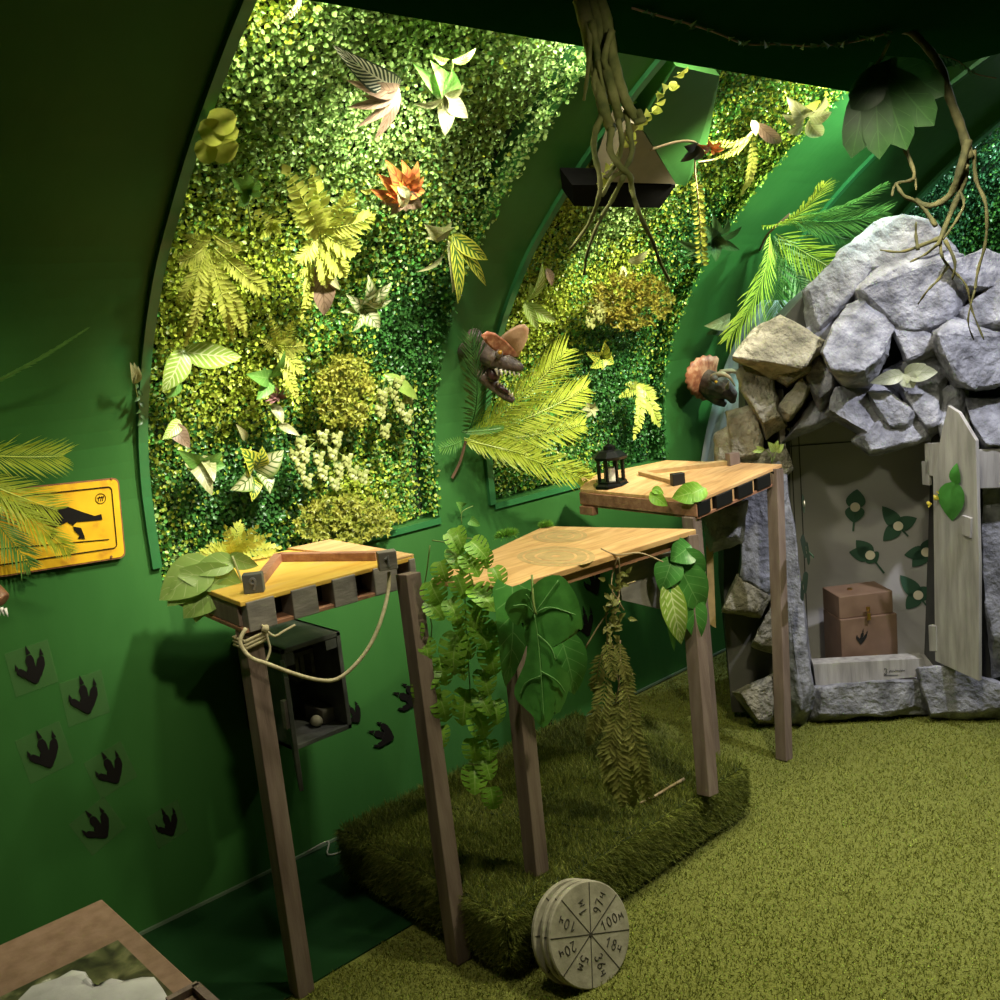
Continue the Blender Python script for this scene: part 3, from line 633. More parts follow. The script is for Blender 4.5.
mb = MB(); mb.box(V((XL+.04+PICX)/2, (Y_F+PICY)/2, hz+.0012), V(PICX-XL-.04, PICY-Y_F, .002)); pic = mb.build('picture', PRM, dt)
# white cloth in the picture: low crumpled shape
def cloth(name, outline, label):
    mb = MB(); P = [at(x, y, hz+.004) for x, y in outline]; c = sum(P)/len(P); n = len(P); vs = []
    for q, h in ((1, 0), (.8, .006), (.5, .010), (.15, .008)):
        for i, pp in enumerate(P): vs.append(c+(pp-c)*q+V(0, 0, h*(1+.6*math.sin(i*2.3+q*5))))
    fs = [(a*n+i, a*n+(i+1) % n, (a+1)*n+(i+1) % n, (a+1)*n+i) for a in range(3) for i in range(n)]+[tuple(3*n+i for i in range(n))]
    mb.add(vs, fs); o = mb.build(name, mat('white_cloth', [(.42, .41, .39), (.62, .61, .58)], 14, .8, .5, 25), smooth=True); return tag(o, label, 'cloth')
cloth('cloth', [(14, 1004), (32, 986), (56, 979), (72, 970), (84, 973), (78, 984), (94, 997), (108, 994), (130, 984), (154, 977), (163, 989), (172, 1005), (90, 1016)], 'crumpled white cloth lying on the picture of the bottom left table')

# ------------------------------------------------------------------ rock grotto standing across the end of the wall
GA = on(735, 720, 2, 0); GU = nz(on(1000, 712, 2, 0)-GA); GN = V(GU[1], -GU[0], 0)          # along its face / towards the room
def grot(px, py, off=0.0):
    """point on the grotto's face plane, off metres in front of it"""
    return onplane(px, py, GA+GN*off, GN)
def gl(a, off, z): return GA+GU*a+GN*off+V(0, 0, z)
def ga(P): return float((P-GA)@GU)
gt = empty('rock_grotto', GA+GU*.3, 'grey faux-rock grotto with a dark doorway at the end of the room', 'rock cave')
from mathutils import noise as mnoise
def rock(poly, off=0.02, bulge=.05, thick=.12, m=None, shrink=.82, sx=0, sy=0, seed=0, amp=.010, parent=None, name='rock'):
    rnd = np.random.default_rng(seed+len(poly)*7+int(poly[0][0])); P = [V(*p) for p in poly]; c = sum(P)/len(P); pts = []; P = [c+(p-c)*1.14 for p in P]; tx, ty = rnd.uniform(-.7, .7), rnd.uniform(.1, .9)
    for p in P:
        pts.append(grot(p[0], p[1], off+rnd.uniform(-.012, .012)))
        q = c+(p-c)*(shrink+rnd.uniform(-.22, .16))+V(sx, sy); pts.append(grot(q[0], q[1], off+bulge*(1+tx*(q[0]-c[0])/28+ty*(q[1]-c[1])/28)*rnd.uniform(.85, 1.1)))
        q = c+(p-c)*.92; pts.append(grot(q[0], q[1], off-thick))
    bm = bmesh.new()
    for p in pts: bm.verts.new(p)
    r = bmesh.ops.convex_hull(bm, input=bm.verts)
    bmesh.ops.delete(bm, geom=[v for v in bm.verts if not v.link_faces], context='VERTS')
    bmesh.ops.dissolve_limit(bm, angle_limit=.22, verts=bm.verts, edges=bm.edges)
    bmesh.ops.bevel(bm, geom=list(bm.edges), offset=.0035, segments=1, affect='EDGES', profile=.5)
    bmesh.ops.triangulate(bm, faces=bm.faces)
    for _ in range(3):
        es = [e for e in bm.edges if e.calc_length() > .022]
        if not es: break
        bmesh.ops.subdivide_edges(bm, edges=es, cuts=1, use_grid_fill=False)
        bmesh.ops.triangulate(bm, faces=bm.faces)
    bm.normal_update()
    for v in bm.verts:
        q = v.co*9+Vector((seed, seed*.3, 0)); d = mnoise.noise(q)*amp+mnoise.noise(q*3.1)*amp*.55+mnoise.noise(q*8)*amp*.35
        v.co += v.normal*d
    me = bpy.data.meshes.new(name); bm.to_mesh(me); bm.free(); me.materials.append(m or ROCK)
    par = parent or gt; o = bpy.data.objects.new(name, me); COL.objects.link(o); o.parent = par
    me.transform(Matrix.Translation([-float(q) for q in par.location]))
    me.polygons.foreach_set('use_smooth', [True]*len(me.polygons)); me.set_sharp_from_angle(angle=math.radians(30))
    return o
# hollow body: side walls, roof and back of the niche
AL, AR = ga(grot(792, 560)), ga(grot(938, 560)); ZF = float(grot(850, 660)[2])-.11; DEP = .34
GI = [nz(GU), nz(GN), V(0, 0, 1)]
def gbox(mb, a0, a1, o0, o1, z0, z1): mb.box(gl((a0+a1)/2, (o0+o1)/2, (z0+z1)/2), V(abs(a1-a0), abs(o1-o0), z1-z0), [GU, GN, V(0, 0, 1)])
mb = MB(); gbox(mb, AL-.02, AR+.12, -DEP-.02, -DEP, ZF-.02, 1.28); mb.build('back_panel', PANEL, gt)
mb = MB(); gbox(mb, AL-.02, AL, -DEP, -.02, ZF+.19, 1.28); mb.build('side_panel', PANEL, gt)
mb = MB(); gbox(mb, AL-.021, AL+.002, -DEP, -.02, ZF-.02, ZF+.20); mb.build('side_plinth', ROCKD, gt)
mb = MB(); gbox(mb, AR+.10, AR+.12, -DEP, -.02, ZF-.02, 1.28); mb.build('side_panel', PANEL, gt)
mb = MB(); gbox(mb, AL-.02, AR+.12, -DEP, -.02, 1.24, 1.28); mb.build('roof_panel', ROCKD, gt)
mb = MB(); gbox(mb, AL-.02, AR+.12, -DEP, -.0, ZF-.022, ZF); mb.build('floor_panel', PANEL, gt)
mb = MB()
for a in (AL+.055, AL+.085): gbox(mb, a, a+.004, -DEP, -DEP+.002, ZF+.02, 1.2)
gbox(mb, AL, AR+.1, -DEP, -DEP+.003, .985, .989); mb.build('panel_joint', ROCKD, gt)
mb = MB(); mb.prism([grot(x, y, -.10) for x, y in ((722, 445), (790, 432), (792, 690), (735, 712), (724, 600))], GN*-.35)
mb.prism([grot(x, y, -.10) for x, y in ((745, 440), (745, 360), (800, 300), (862, 246), (930, 228), (965, 280), (1030, 280), (1030, 430), (940, 430), (900, 420), (850, 415), (800, 425))], GN*-.30)
mb.prism([grot(x, y, -.10) for x, y in ((950, 420), (1060, 420), (1060, 690), (940, 700))], GN*-.3); mb.build('core', ROCKD, gt, fix=True)
mb = MB(); mb.prism([grot(x, y, .015) for x, y in ((813, 664), (924, 658), (928, 676), (816, 688))], GN*-.06); sl = mb.build('sill_board', DOORW, gt, bevel=.002, fix=True)
mb = MB(); o = grot(884, 674, .017); u_ = GU; v_ = V(0, 0, 1)
digits(mb, '3', o, u_, v_, .022, .0012)
for i in range(4): mb.tube([o+u_*(.018+.014*i+.0045*k)+v_*(.006+.008*abs(math.sin(k*1.9+i))) for k in range(4)], .0011, 5)
mb.tube([o+u_*.0-v_*.004, o+u_*.05-v_*.006], .001, 5); mb.build('scribble', ROCKD, sl)
# individual rocks: outline in the view, offset in front of the face, how far they bulge
RK = [
 ([(843, 254), (877, 224), (903, 219), (932, 224), (950, 252), (938, 262), (886, 272), (857, 276)], -.06, .06, 0, .1),
 ([(806, 292), (822, 277), (844, 252), (870, 262), (861, 289), (839, 312), (820, 334), (810, 324)], -.03, .05, 0, .12),
 ([(857, 292), (888, 264), (938, 252), (958, 259), (965, 294), (952, 321), (927, 336), (899, 332), (876, 320)], .0, .06, 0, .12),
 ([(950, 267), (985, 250), (1012, 262), (1020, 285), (985, 292), (958, 294)], -.03, .07, 0, .1),
 ([(960, 312), (978, 297), (1005, 276), (1020, 290), (1018, 322), (982, 334), (967, 330)], .0, .05, 0, .1),
 ([(820, 354), (846, 310), (868, 303), (891, 330), (885, 354), (868, 382), (848, 384), (830, 371)], .05, .13, 0, .14),
 ([(889, 324), (911, 325), (939, 343), (939, 354), (908, 366), (897, 345)], .02, .05, 0, .1),
 ([(934, 334), (956, 322), (978, 342), (1020, 340), (1020, 376), (974, 389), (956, 384), (944, 371), (938, 355)], .02, .08, 0, .14),
 ([(737, 359), (757, 330), (782, 319), (820, 341), (817, 353), (802, 368), (774, 376)], .05, .10, 1, .16),
 ([(772, 373), (808, 360), (809, 372), (788, 387)], .04, .05, 1, .1),
 ([(739, 374), (752, 367), (770, 376), (784, 422), (765, 436), (757, 410), (743, 394)], .04, .06, 1, .14),
 ([(782, 418), (780, 408), (802, 381), (812, 387), (803, 407), (790, 420)], .04, .06, 1, .1),
 ([(727, 414), (752, 409), (763, 438), (760, 462), (733, 464), (729, 440)], .0, .06, 1, .14),
 ([(716, 436), (733, 428), (742, 460), (740, 472), (716, 470)], .0, .05, 1, .1),
 ([(806, 380), (818, 355), (837, 376), (836, 391), (821, 407), (812, 394)], .03, .06, 0, .1),
 ([(786, 440), (798, 430), (812, 404), (830, 388), (847, 384), (852, 411), (822, 416), (805, 434)], -.02, .05, 0, .1),
 ([(838, 392), (866, 384), (893, 392), (902, 410), (872, 440), (850, 428), (830, 413)], .02, .06, 0, .12),
 ([(856, 440), (866, 430), (882, 418), (905, 416), (930, 430), (927, 440), (895, 450), (872, 454)], .03, .07, 0, .12),
 ([(868, 394), (888, 392), (914, 414), (909, 428), (890, 428), (874, 412)], .06, .05, 0, .1),
 ([(902, 388), (935, 378), (944, 404), (940, 430), (930, 436), (910, 414)], .02, .06, 0, .12),
 ([(888, 372), (905, 362), (938, 354), (944, 376), (938, 392), (905, 396), (892, 388)], .01, .04, 0, .1),
 ([(942, 392), (958, 383), (966, 404), (962, 432), (948, 446), (940, 430)], .0, .05, 0, .12),
 ([(966, 400), (1020, 402), (1020, 448), (985, 452), (972, 424)], -.01, .06, 0, .12),
 # left jamb column and lower blocks
 ([(747, 491), (765, 470), (783, 462), (786, 560), (768, 596), (739, 584), (746, 512)], .02, .04, 0, .14),
 ([(702, 510), (745, 503), (740, 540), (711, 550)], .12, .05, 0, .12),
 ([(723, 612), (739, 578), (769, 597), (759, 616)], .08, .06, 1, .12),
 ([(776, 500), (788, 486), (793, 540), (800, 590), (812, 640), (816, 696), (802, 716), (786, 712), (782, 610)], .015, .045, 0, .12),
 ([(734, 693), (773, 678), (778, 722), (758, 723)], .06, .06, 1, .12),
 ([(752, 646), (772, 606), (775, 652)], .05, .05, 1, .1),
 ([(742, 462), (782, 446), (790, 470), (766, 496), (746, 500)], .0, .04, 1, .12),
 # foot of the doorway
 ([(816, 689), (870, 684), (925, 681), (929, 712), (870, 717), (814, 719)], .03, .05, 0, .12),
 ([(921, 672), (948, 668), (975, 684), (1010, 690), (1012, 716), (965, 718), (934, 716)], .05, .06, 0, .14),
 # right of the door
 ([(984, 492), (1020, 484), (1020, 660), (992, 668), (983, 600)], -.03, .04, 0, .1),
 ([(800, 335), (822, 330), (850, 300), (846, 318), (824, 356), (812, 360)], -.03, .04, 0, .1),
]
for i, (poly, off, bul, b, th) in enumerate(RK):
    rock(poly, off, bul, th, ROCKB if b else ROCK, seed=i, sx=-1, sy=-3)
mb = MB(); mb.prism([grot(x, y, .0) for x, y in ((724, 610), (786, 600), (790, 714), (732, 712))], GN*-.05); mb.build('dark_board', mat('dark_cave_board', [(.06, .055, .045), (.09, .085, .07)], 5, .7), gt, fix=True)
mb = MB(); mb.prism([grot(x, y, .13) for x, y in ((706, 546), (713, 548), (716, 628), (709, 624))], GN*-.012); mb.build('slat', STAIN, gt, fix=True)
# cross board right of the door
mb = MB(); mb.prism([grot(x, y, .06) for x, y in ((950, 451), (1060, 446), (1060, 486), (950, 490))], GN*-.02); mb.build('cross_board', DOORW, gt, bevel=.003, fix=True)
# the open door: hinged at the right of the doorway, swung towards the room
hb, ht = grot(937, 661, .05), grot(934, 470, .05); hb = gl(ga(hb), .06, hb[2]); sw = nz(GN*.80+GU*.60)
def doorpt(px, py): return onplane(px, py, hb, np.cross(sw, V(0, 0, 1)))
dn_ = nz(np.cross(sw, V(0, 0, 1)))
mb = MB(); mb.prism([doorpt(x, y) for x, y in ((936, 474), (945, 430), (951, 405), (962, 412), (979, 440), (982, 560), (982, 680), (938, 660))], dn_*.016)
dr_ = mb.build('door', DOORW, gt, bevel=.002, fix=True)
def dblock(px4, th, name, m=DOORW, side=-1):
    mb = MB(); mb.prism([doorpt(x, y)+dn_*.0 for x, y in px4], dn_*th*side); return mb.build(name, m, dr_, bevel=.0015, fix=True)
SGN = 1 if (CAMP-hb)@dn_ > 0 else -1
for q in (((927, 443), (946, 442), (944, 478), (928, 474)), ((924, 461), (932, 460), (932, 485), (925, 484))): dblock(q, .014, 'hinge', side=SGN)
dblock(((932, 624), (940, 625), (940, 650), (933, 650)), .02, 'hinge', side=SGN)
dblock(((967, 514), (976, 517), (975, 537), (967, 533)), .026, 'latch', side=SGN)
# leaf hung on the door, with yellow flower
lf = MB(); f = lambda x, y, l=.02: doorpt(x, y)+dn_*SGN*l
lf.leaf(f(959, 480), f(956, 520), .105, dn_*SGN, 'ovate', .15, .05, 6, 10); lf.leaf(f(961, 484), f(961, 462), .045, dn_*SGN, 'ovate', .2, .1)
LG = leafmat('door_leaf_green', (.05, .20, .03), (.07, .26, .045), trans=.15)
dl = empty('hanging_leaf', f(957, 486), 'bright green leaf with yellow flower hung on the grey grotto door', 'leaf'); lf.build('leaf', LG, dl, True)
mb = MB()
for k in range(9): c = f(936+k*1.3+random.uniform(-1.5, 1.5), 506-k*1.9+random.uniform(-3, 3), .04); mb.leaf(c, c+V(random.uniform(-.01, .01), random.uniform(-.01, .01), random.uniform(-.016, .016)), .014, dn_*SGN, 'ovate')
YFL = leafmat('yellow_petal', (.70, .55, .05), (.80, .66, .10), trans=.2); mb.build('flower', YFL, dl, True)

# leaf-and-disc decals inside the grotto
BOFF = -DEP+.004
def bk(px, py, o=BOFF): return grot(px, py, o)
def sidept(px, py): return onplane(px, py, gl(AL+.003, 0, 0), GU)
def decal(c, tips, stem, label, P=bk, n=None, w=15, r=4.7):
    n = GN if n is None else n; O = P(*c); e = empty('flower_decal', O, label, 'wall decal', 'leaf decals inside the grotto')
    for t in tips:
        mb = MB(); a, b = P(*c)+n*.001, P(*t)+n*.001; mb.leaf(a+(a-b)*.1, b, w*pxm(a), n, 'ovate', 0, 0, 4, 8); mb.build('leaf', CAVEL, e)
    if stem: mb = MB(); mb.bar(P(*c)+n*.0015, P(*stem)+n*.0015, .007, .002, np.cross(n, P(*stem)-P(*c))); mb.build('stem', CAVEL, e)
    mb = MB(); mb.lathe(O, [(r*pxm(O), .001), (r*pxm(O), .005)], n, 24); mb.build('disc', CREAM, e)
decal((855, 507), [(857, 489), (854, 523)], (853, 531), 'painted leaf sticker with cream disc, topmost on the cave back wall', w=19)
decal((898, 526), [(882, 506), (917, 518), (883, 541)], (908, 536), 'three-leaved sticker with cream disc at the upper right inside the cave')
decal((870, 555), [(856, 540), (849, 552), (877, 562)], (884, 573), 'two-leaved sticker with cream disc above the brown chest', w=16)
decal((926, 552), [(904, 555), (912, 567), (932, 538)], None, 'leaf sticker with white disc half hidden by the open door, upper one')
decal((918, 595), [(900, 575), (934, 590), (906, 609)], (926, 605), 'three-leaved sticker with white disc at the lower right inside the cave')
decal((803, 504), [(802, 494), (804, 514)], None, 'dim small sticker highest on the left side wall inside the cave', sidept, GU, 20, 3.5)
decal((806, 550), [(800, 540), (810, 560)], (813, 557), 'leaf sticker with pale disc midway on the cave left side wall', sidept, GU, 24, 4)
decal((803, 587), [(808, 574), (800, 598)], None, 'lowest leaf sticker on the left side wall inside the cave', sidept, GU, 20, 3)

# brown chest with padlock and print, and a button lying on it
ch = empty('chest', grot(862, 660, -.10), 'brown wooden chest with padlock and black claw print inside the cave', 'chest')
rot = math.radians(-14); cu = nz(GU*math.cos(rot)+GN*math.sin(rot)); cn = nz(GN*math.cos(rot)-GU*math.sin(rot))
c0 = onplane(842, 660, gl(0, -.06, 0), GN); c0z = c0[2]; c0[2] = ZF+.001; cw = 57*pxm(c0)*1.02; chh = 41*pxm(c0)+c0z-ZF; lh = 23*pxm(c0); cdp = .16
def cpt(a, o, z): return c0+cu*a-cn*o+V(0, 0, z)
R3 = [cu, cn, V(0, 0, 1)]
mb = MB(); mb.box(cpt(cw/2, cdp/2, chh/2), V(cw, cdp, chh), R3); mb.build('box', CHEST, ch, bevel=.003)
mb = MB(); mb.box(cpt(cw/2-.004, cdp/2+.006, chh+lh/2), V(cw*.95, cdp*.95, lh), R3); mb.build('lid', CHEST, ch, bevel=.003)
lk = cpt(cw*.48, -.01, chh+.010); pd = mb = MB(); mb.box(lk+V(0, 0, -.006), V(.012, .008, .026), R3); mb.tube(smooth([lk+cu*.004*q+V(0, 0, .005+.014*(1-q*q)) for q in (-1, -.6, 0, .6, 1)], 2), .0022, 6)
mb.box(lk+cn*-.004+V(0, 0, .024), V(.014, .006, .014), R3); mb.build('padlock', BRASS, ch, bevel=.001)
def footprint_mesh(mb, c, u, v, n, s):
    """three clawed toes and a pointed heel, v = direction of the middle toe"""
    lv = [0]
    def pol(pts): lv[0] += 1; mb.prism([c+u*a*s+v*b*s+n*.0006 for a, b in pts], n*(.0010+.00025*lv[0]))
    pol([(-.10, -.05), (-.13, .28), (-.07, .40), (.05, .40), (.10, .28), (.10, -.05)]); pol([(-.07, .44), (-.03, .72), (.055, .44)])
    pol([(.06, -.12), (.20, .22), (.32, .28), (.38, .20), (.36, -.02), (.20, -.30)]); pol([(.28, .31), (.34, .50), (.39, .27)])
    pol([(-.08, -.15), (-.30, .10), (-.42, .10), (-.44, .0), (-.34, -.14), (-.12, -.34)]); pol([(-.36, .13), (-.42, .27), (-.46, .08)])
    pol([(-.14, .02), (.14, .02), (.24, -.22), (.06, -.46), (-.04, -.46), (-.22, -.26)])
mb = MB(); footprint_mesh(mb, cpt(cw*.36, -.0005, chh-.078), cu, nz(V(0, 0, 1)+cu*.25), cn, .05); mb.build('claw_print', BLACK, ch, fix=True)
mb = MB(); q = cpt(cw*.36, cdp*.55, chh+lh); mb.lathe(q, [(.010, 0), (.010, .004), (.005, .007)], n=14); tag(mb.build('knob', BRASS, smooth=False), 'small round brass knob lying on the chest lid', 'knob')

# ------------------------------------------------------------------ sign and footprint stickers on the left wall
s0 = on(118, 476, 1, 2.60); s1 = on(119, 558, 1, 2.60); XS1 = s0[0]; ZS1 = s0[2]; ZS0 = s1[2]; XS0 = XS1-.46
sg = empty('warning_sign', V(XS1-.23, 2.60, (ZS0+ZS1)/2), 'yellow metal sign with a black dinosaur silhouette on the left wall', 'sign')
k = NT('yellow_sign_enamel'); tc = k.n('ShaderNodeTexCoord'); nt = k.n('ShaderNodeTexNoise', {'Vector': (tc, 3), 'Scale': 14.0, 'Detail': 8})
SIGNY = k.out(k.n('ShaderNodeBsdfPrincipled', {'Base Color': (k.ramp(nt, [(.28, (.42, .17, .02)), (.42, (.66, .37, .015)), (.7, (.74, .46, .02))]), 0), 'Roughness': .35}))
def rrect(x0, x1, z0, z1, r, y):
    out = []
    for cx, cz, a0 in ((x1-r, z1-r, 0), (x0+r, z1-r, 90), (x0+r, z0+r, 180), (x1-r, z0+r, 270)):
        for i in range(6): a = math.radians(a0+18*i); out.append(V(cx+r*math.cos(a), y, cz+r*math.sin(a)))
    return out
RUST = mat('rusty_sign_edge', [(.12, .045, .02), (.25, .10, .03)], 30, .8)
mb = MB(); mb.prism(rrect(XS0, XS1, ZS0, ZS1, .016, 2.605), (0, .004, 0)); mb.build('edge', RUST, sg, fix=True)
mb = MB(); mb.prism(rrect(XS0+.004, XS1-.004, ZS0+.004, ZS1-.004, .014, 2.6035), (0, .0015, 0)); mb.build('plate', SIGNY, sg, fix=True)
YS = 2.602
def sp(zx, zy):                                   # zoomed sign picture coordinates -> the sign
    P = on(zx*.16, 460+zy*.16, 1, YS); return P
SBLK = flat('sign_black', (.008, .007, .006), .8, 0, .1)
mb = MB(); r = rrect(XS0+.022, XS1-.022, ZS0+.03, ZS1-.022, .01, YS); mb.tube(r+[r[0]], .0016, 5)
a, b = sp(700, 490), sp(0, 600); mb.tube([a, a+(b-a)*1.9], .0013, 5); mb.build('border', SBLK, sg)
mb = MB()
for poly in ([(350, 310), (430, 305), (520, 330), (600, 350), (640, 335), (650, 370), (560, 385), (490, 395), (470, 420), (430, 400), (380, 370)],
             [(470, 425), (520, 430), (545, 480), (550, 498), (505, 498), (515, 480), (480, 450)],
             [(350, 310), (380, 370), (430, 400), (360, 440), (250, 400), (120, 360), (20, 310), (0, 285), (150, 300)],
             [(345, 445), (375, 470), (350, 510), (310, 530), (330, 500)],
             [(20, 310), (0, 285), (-150, 210), (-300, 160), (-330, 230), (-220, 260), (-100, 330)]):
    mb.prism([sp(*p) for p in poly], (0, -.0012, 0))
mb.build('dinosaur_silhouette', SBLK, sg, fix=True)
mb = MB(); o = sp(630, 240); mb.tube([o+V(.013*math.cos(t), 0, .013*math.sin(t)) for t in np.linspace(0, 2*pi, 25)], .0009, 5)
for dx in (-.005, .001, .006): mb.tube([o+V(dx-.002, 0, -.007), o+V(dx, 0, 0), o+V(dx+.003, 0, .006)], .0011, 5)
mb.tube([o+V(-.009, 0, .002), o+V(.009, 0, .004)], .0011, 5); mb.build('emblem', SBLK, sg)
mb = MB()
for zx, zy in ((690, 112), (722, 596)): mb.lathe(sp(zx, zy), [(.0035, 0), (.003, .0015)], (0, -1, 0), 10)
mb.build('rust_spot', RUST, sg)
sg.rotation_euler = (0, math.radians(4), 0); sg.location.x -= .004; sg.location.z += .012

k = NT('clear_film'); FILM = k.out(k.n('ShaderNodeMixShader', {0: .16, 1: k.n('ShaderNodeBsdfTransparent'), 2: k.n('ShaderNodeBsdfPrincipled', {'Base Color': (.10, .20, .07, 1), 'Roughness': .3})}))
FP = [(32, 668, 40, -10, 1, 'topmost of the six on the open wall left of the tables'), (85, 698, 40, -8, 1, 'second from the top on the open left wall'),
      (45, 752, 42, -14, 1, 'left wall, lower left, on a clear tilted film'), (111, 770, 38, -20, 1, 'left wall, right of the leftmost low print'),
      (98, 826, 38, -28, 1, 'lowest left on the wall above the display table'), (168, 824, 32, -16, 1, 'in dim light right of the lowest left print'),
      (408, 698, 36, -60, 0, 'on the dark wall behind the second post'), (383, 735, 34, -62, 0, 'on dark wall left of the second post, below the cabinet'),
      (354, 714, 26, -30, 0, 'half hidden beside the right edge of the wall cabinet'), (593, 582, 34, -20, 0, 'under the plywood table near its front rail'),
      (586, 624, 32, -12, 0, 'between the large hanging leaf and the dried vine, upper'), (573, 672, 38, -15, 0, 'between the large hanging leaf and the dried vine, lower'),
      (544, 732, 34, -5, 0, 'low on the wall beneath the large hanging leaf')]
for px, py, s, dg, film, lab in FP:
    P = on(px, py, 1, 2.6215); m_ = pxm(P)*s; a = math.radians(dg+6); u = V(math.cos(a), 0, -math.sin(a)); v = V(math.sin(a), 0, math.cos(a)); n = V(0, -1, 0)
    u = -np.cross(n, v)*-1 if False else u
    r = empty('footprint_sticker', P, 'black three-toed footprint, '+lab, 'footprint sticker', 'dinosaur footprint stickers on the green wall')
    mb = MB(); footprint_mesh(mb, P+n*.001, u, v, n, m_*.86); mb.build('print', SBLK, r, fix=True)
    if film: mb = MB(); mb.box(P, V(m_*1.05, .0008, m_*1.15), [u, n, v]); mb.build('film', FILM, r)

# ------------------------------------------------------------------ wedge-shaped lamp box in the second bay
wb = empty('wedge_housing', vault(640, 160, -.02), 'beige and green wedge-shaped box hanging in the middle bay behind the roots', 'lamp housing')
f = lambda x, y, l: vault(x, y, -l)
mb = MB(); mb.prism([f(x, y, .10) for x, y in ((606, 182), (628, 122), (639, 125), (676, 184))], nrm_at(f(640, 160, 0))*-.07); mb.build('wedge_shade', mat('beige_board', [(.20, .17, .10), (.26, .22, .14)], 10, .6), wb, fix=True)
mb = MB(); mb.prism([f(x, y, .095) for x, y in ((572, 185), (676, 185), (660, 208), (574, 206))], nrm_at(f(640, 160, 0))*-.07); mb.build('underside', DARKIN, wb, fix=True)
mb = MB(); mb.prism([f(x, y, .02) for x, y in ((676, 66), (720, 76), (706, 150), (686, 186), (676, 184), (640, 124))], nrm_at(f(690, 100, 0))*-.06); mb.build('green_board', PAINT, wb, fix=True)

# ------------------------------------------------------------------ foliage materials
FERNY = leafmat('yellow_fern', (.44, .50, .07), (.60, .63, .13), trans=.3, mid=0)
FERNG = leafmat('green_fern', (.20, .32, .05), (.30, .42, .08), trans=.3)
TANL = leafmat('tan_brown_leaf', (.22, .15, .095), (.30, .21, .13), (.14, .09, .05), nveins=8, vw=.18)
PALE = leafmat('pale_green_leaf', (.30, .32, .13), (.40, .40, .18), (.50, .50, .28), nveins=7, vw=.14)
LIME = leafmat('lime_veined_leaf', (.28, .44, .06), (.36, .52, .09), (.66, .76, .36), nveins=9, vw=.3)
STRP = leafmat('cream_striped_leaf', (.48, .50, .27), (.58, .58, .34), (.10, .17, .04), nveins=6, vw=.3, edge=(.16, .26, .05))
ZEBR = leafmat('dark_striped_leaf', (.02, .035, .02), (.03, .05, .03), (.50, .50, .36), nveins=15, vw=.42)
CROT = leafmat('croton_leaf', (.50, .52, .05), (.60, .62, .08), (.06, .14, .02), nveins=8, vw=.5, mid=.1)
DGL = leafmat('dark_green_leaf', (.035, .085, .025), (.06, .13, .035), (.10, .20, .06), nveins=7, vw=.1)
MIDL = leafmat('mid_green_leaf', (.10, .26, .04), (.15, .34, .06), (.22, .42, .10), nveins=7, vw=.12)
REDL = leafmat('red_orange_leaf', (.50, .045, .02), (.55, .22, .03), (.50, .40, .05), nveins=5, vw=.12, edge=(.60, .10, .02))
ORAL = leafmat('orange_bract', (.40, .10, .03), (.46, .26, .05), (.30, .05, .02), nveins=5, vw=.2)
HOPL = leafmat('pale_hop_scale', (.27, .31, .08), (.37, .39, .13), trans=.3)
MUST = leafmat('mustard_sprig', (.24, .28, .03), (.36, .36, .05), trans=.25)
PURP = leafmat('dull_purple_leaf', (.20, .10, .09), (.32, .17, .15))
PALMY = leafmat('bright_palm', (.40, .50, .04), (.54, .62, .08), trans=.3, mid=0)
PALMG = leafmat('green_palm', (.10, .26, .05), (.16, .34, .07), trans=.25, mid=0)
PALMD = leafmat('dark_palm', (.035, .10, .022), (.055, .14, .03), trans=.15, mid=0)
PALMV = leafmat('variegated_palm', (.30, .46, .16), (.60, .70, .36), trans=.3, mid=0)
MONS = leafmat('monstera_leaf', (.06, .22, .04), (.08, .27, .05), (.17, .38, .11), nveins=6, vw=.07, mid=.03, trans=.12, rough=.35)
MONB = leafmat('bright_monstera_leaf', (.20, .44, .04), (.30, .57, .06), (.40, .64, .14), nveins=6, vw=.10, trans=.22)
PHIL = leafmat('grey_green_philodendron', (.25, .40, .09), (.31, .46, .12), (.44, .56, .22), nveins=5, vw=.06, mid=.03)
STEM = flat('stem_green', (.16, .22, .05), .6); STEMB = flat('stem_brown', (.16, .09, .05), .7)

class Plant:
    """a plant fixed to the vault: f(px, py, lift) gives points lift metres in front of the leaf carpet"""
    def __init__(s, name, label, at_, cat='plant', group=None, back=0.0, surf=None):
        s.back = back; s.surf = surf
        s.e = empty(name, s.f(at_[0], at_[1], .0), label, cat, group); s.c = at_; s.mb = {}
    def f(s, x, y, l): return s.surf(x, y, l) if s.surf else vault(x, y, s.back-l)
    def n(s, x, y):
        if s.surf: return nz(CAMP-s.surf(x, y, 0))
        return nz(nrm_at(s.f(x, y, 0))+.35*nz(CAMP-s.f(x, y, 0)))
    def get(s, part, m): return s.mb.setdefault(part, (MB(), m))[0]
    def leaf(s, b, t, w, m, shape='ovate', lb=.02, lt=.05, part='leaves', stem=True, **k):
        B, T = s.f(*b, lb), s.f(*t, lt); tw = k.pop('tw', random.uniform(-.3, .3))
        s.get(part, m).leaf(B, T, w*pxm(B), s.n(*b), shape, twist=tw, **k)
    def stem(s, pts, r=.0025, m=None, part='stem'):
        s.get(part, m or STEM).tube(smooth([s.f(x, y, l) for x, y, l in pts], 3), r, 5)
    def frond(s, b, t, w, m, lb=.02, lt=.06, part='frond', solo=True, **k):
        B, T = s.f(*b, lb), s.f(*t, lt); key = part if not solo else part+'|%d' % len(s.mb)
        k.setdefault('stem', 0); k['count'] = int(k.get('count', 16)*1.15); k['lw'] = k.get('lw', 1.15)*.88; s.get(key, m).frond(B, T, w*pxm(B), s.n(*b), **k)
    def done(s, smooth_=True):
        for p, (mb, m) in s.mb.items(): mb.build(p.split('|')[0], m, s.e, smooth_)
        return s.e
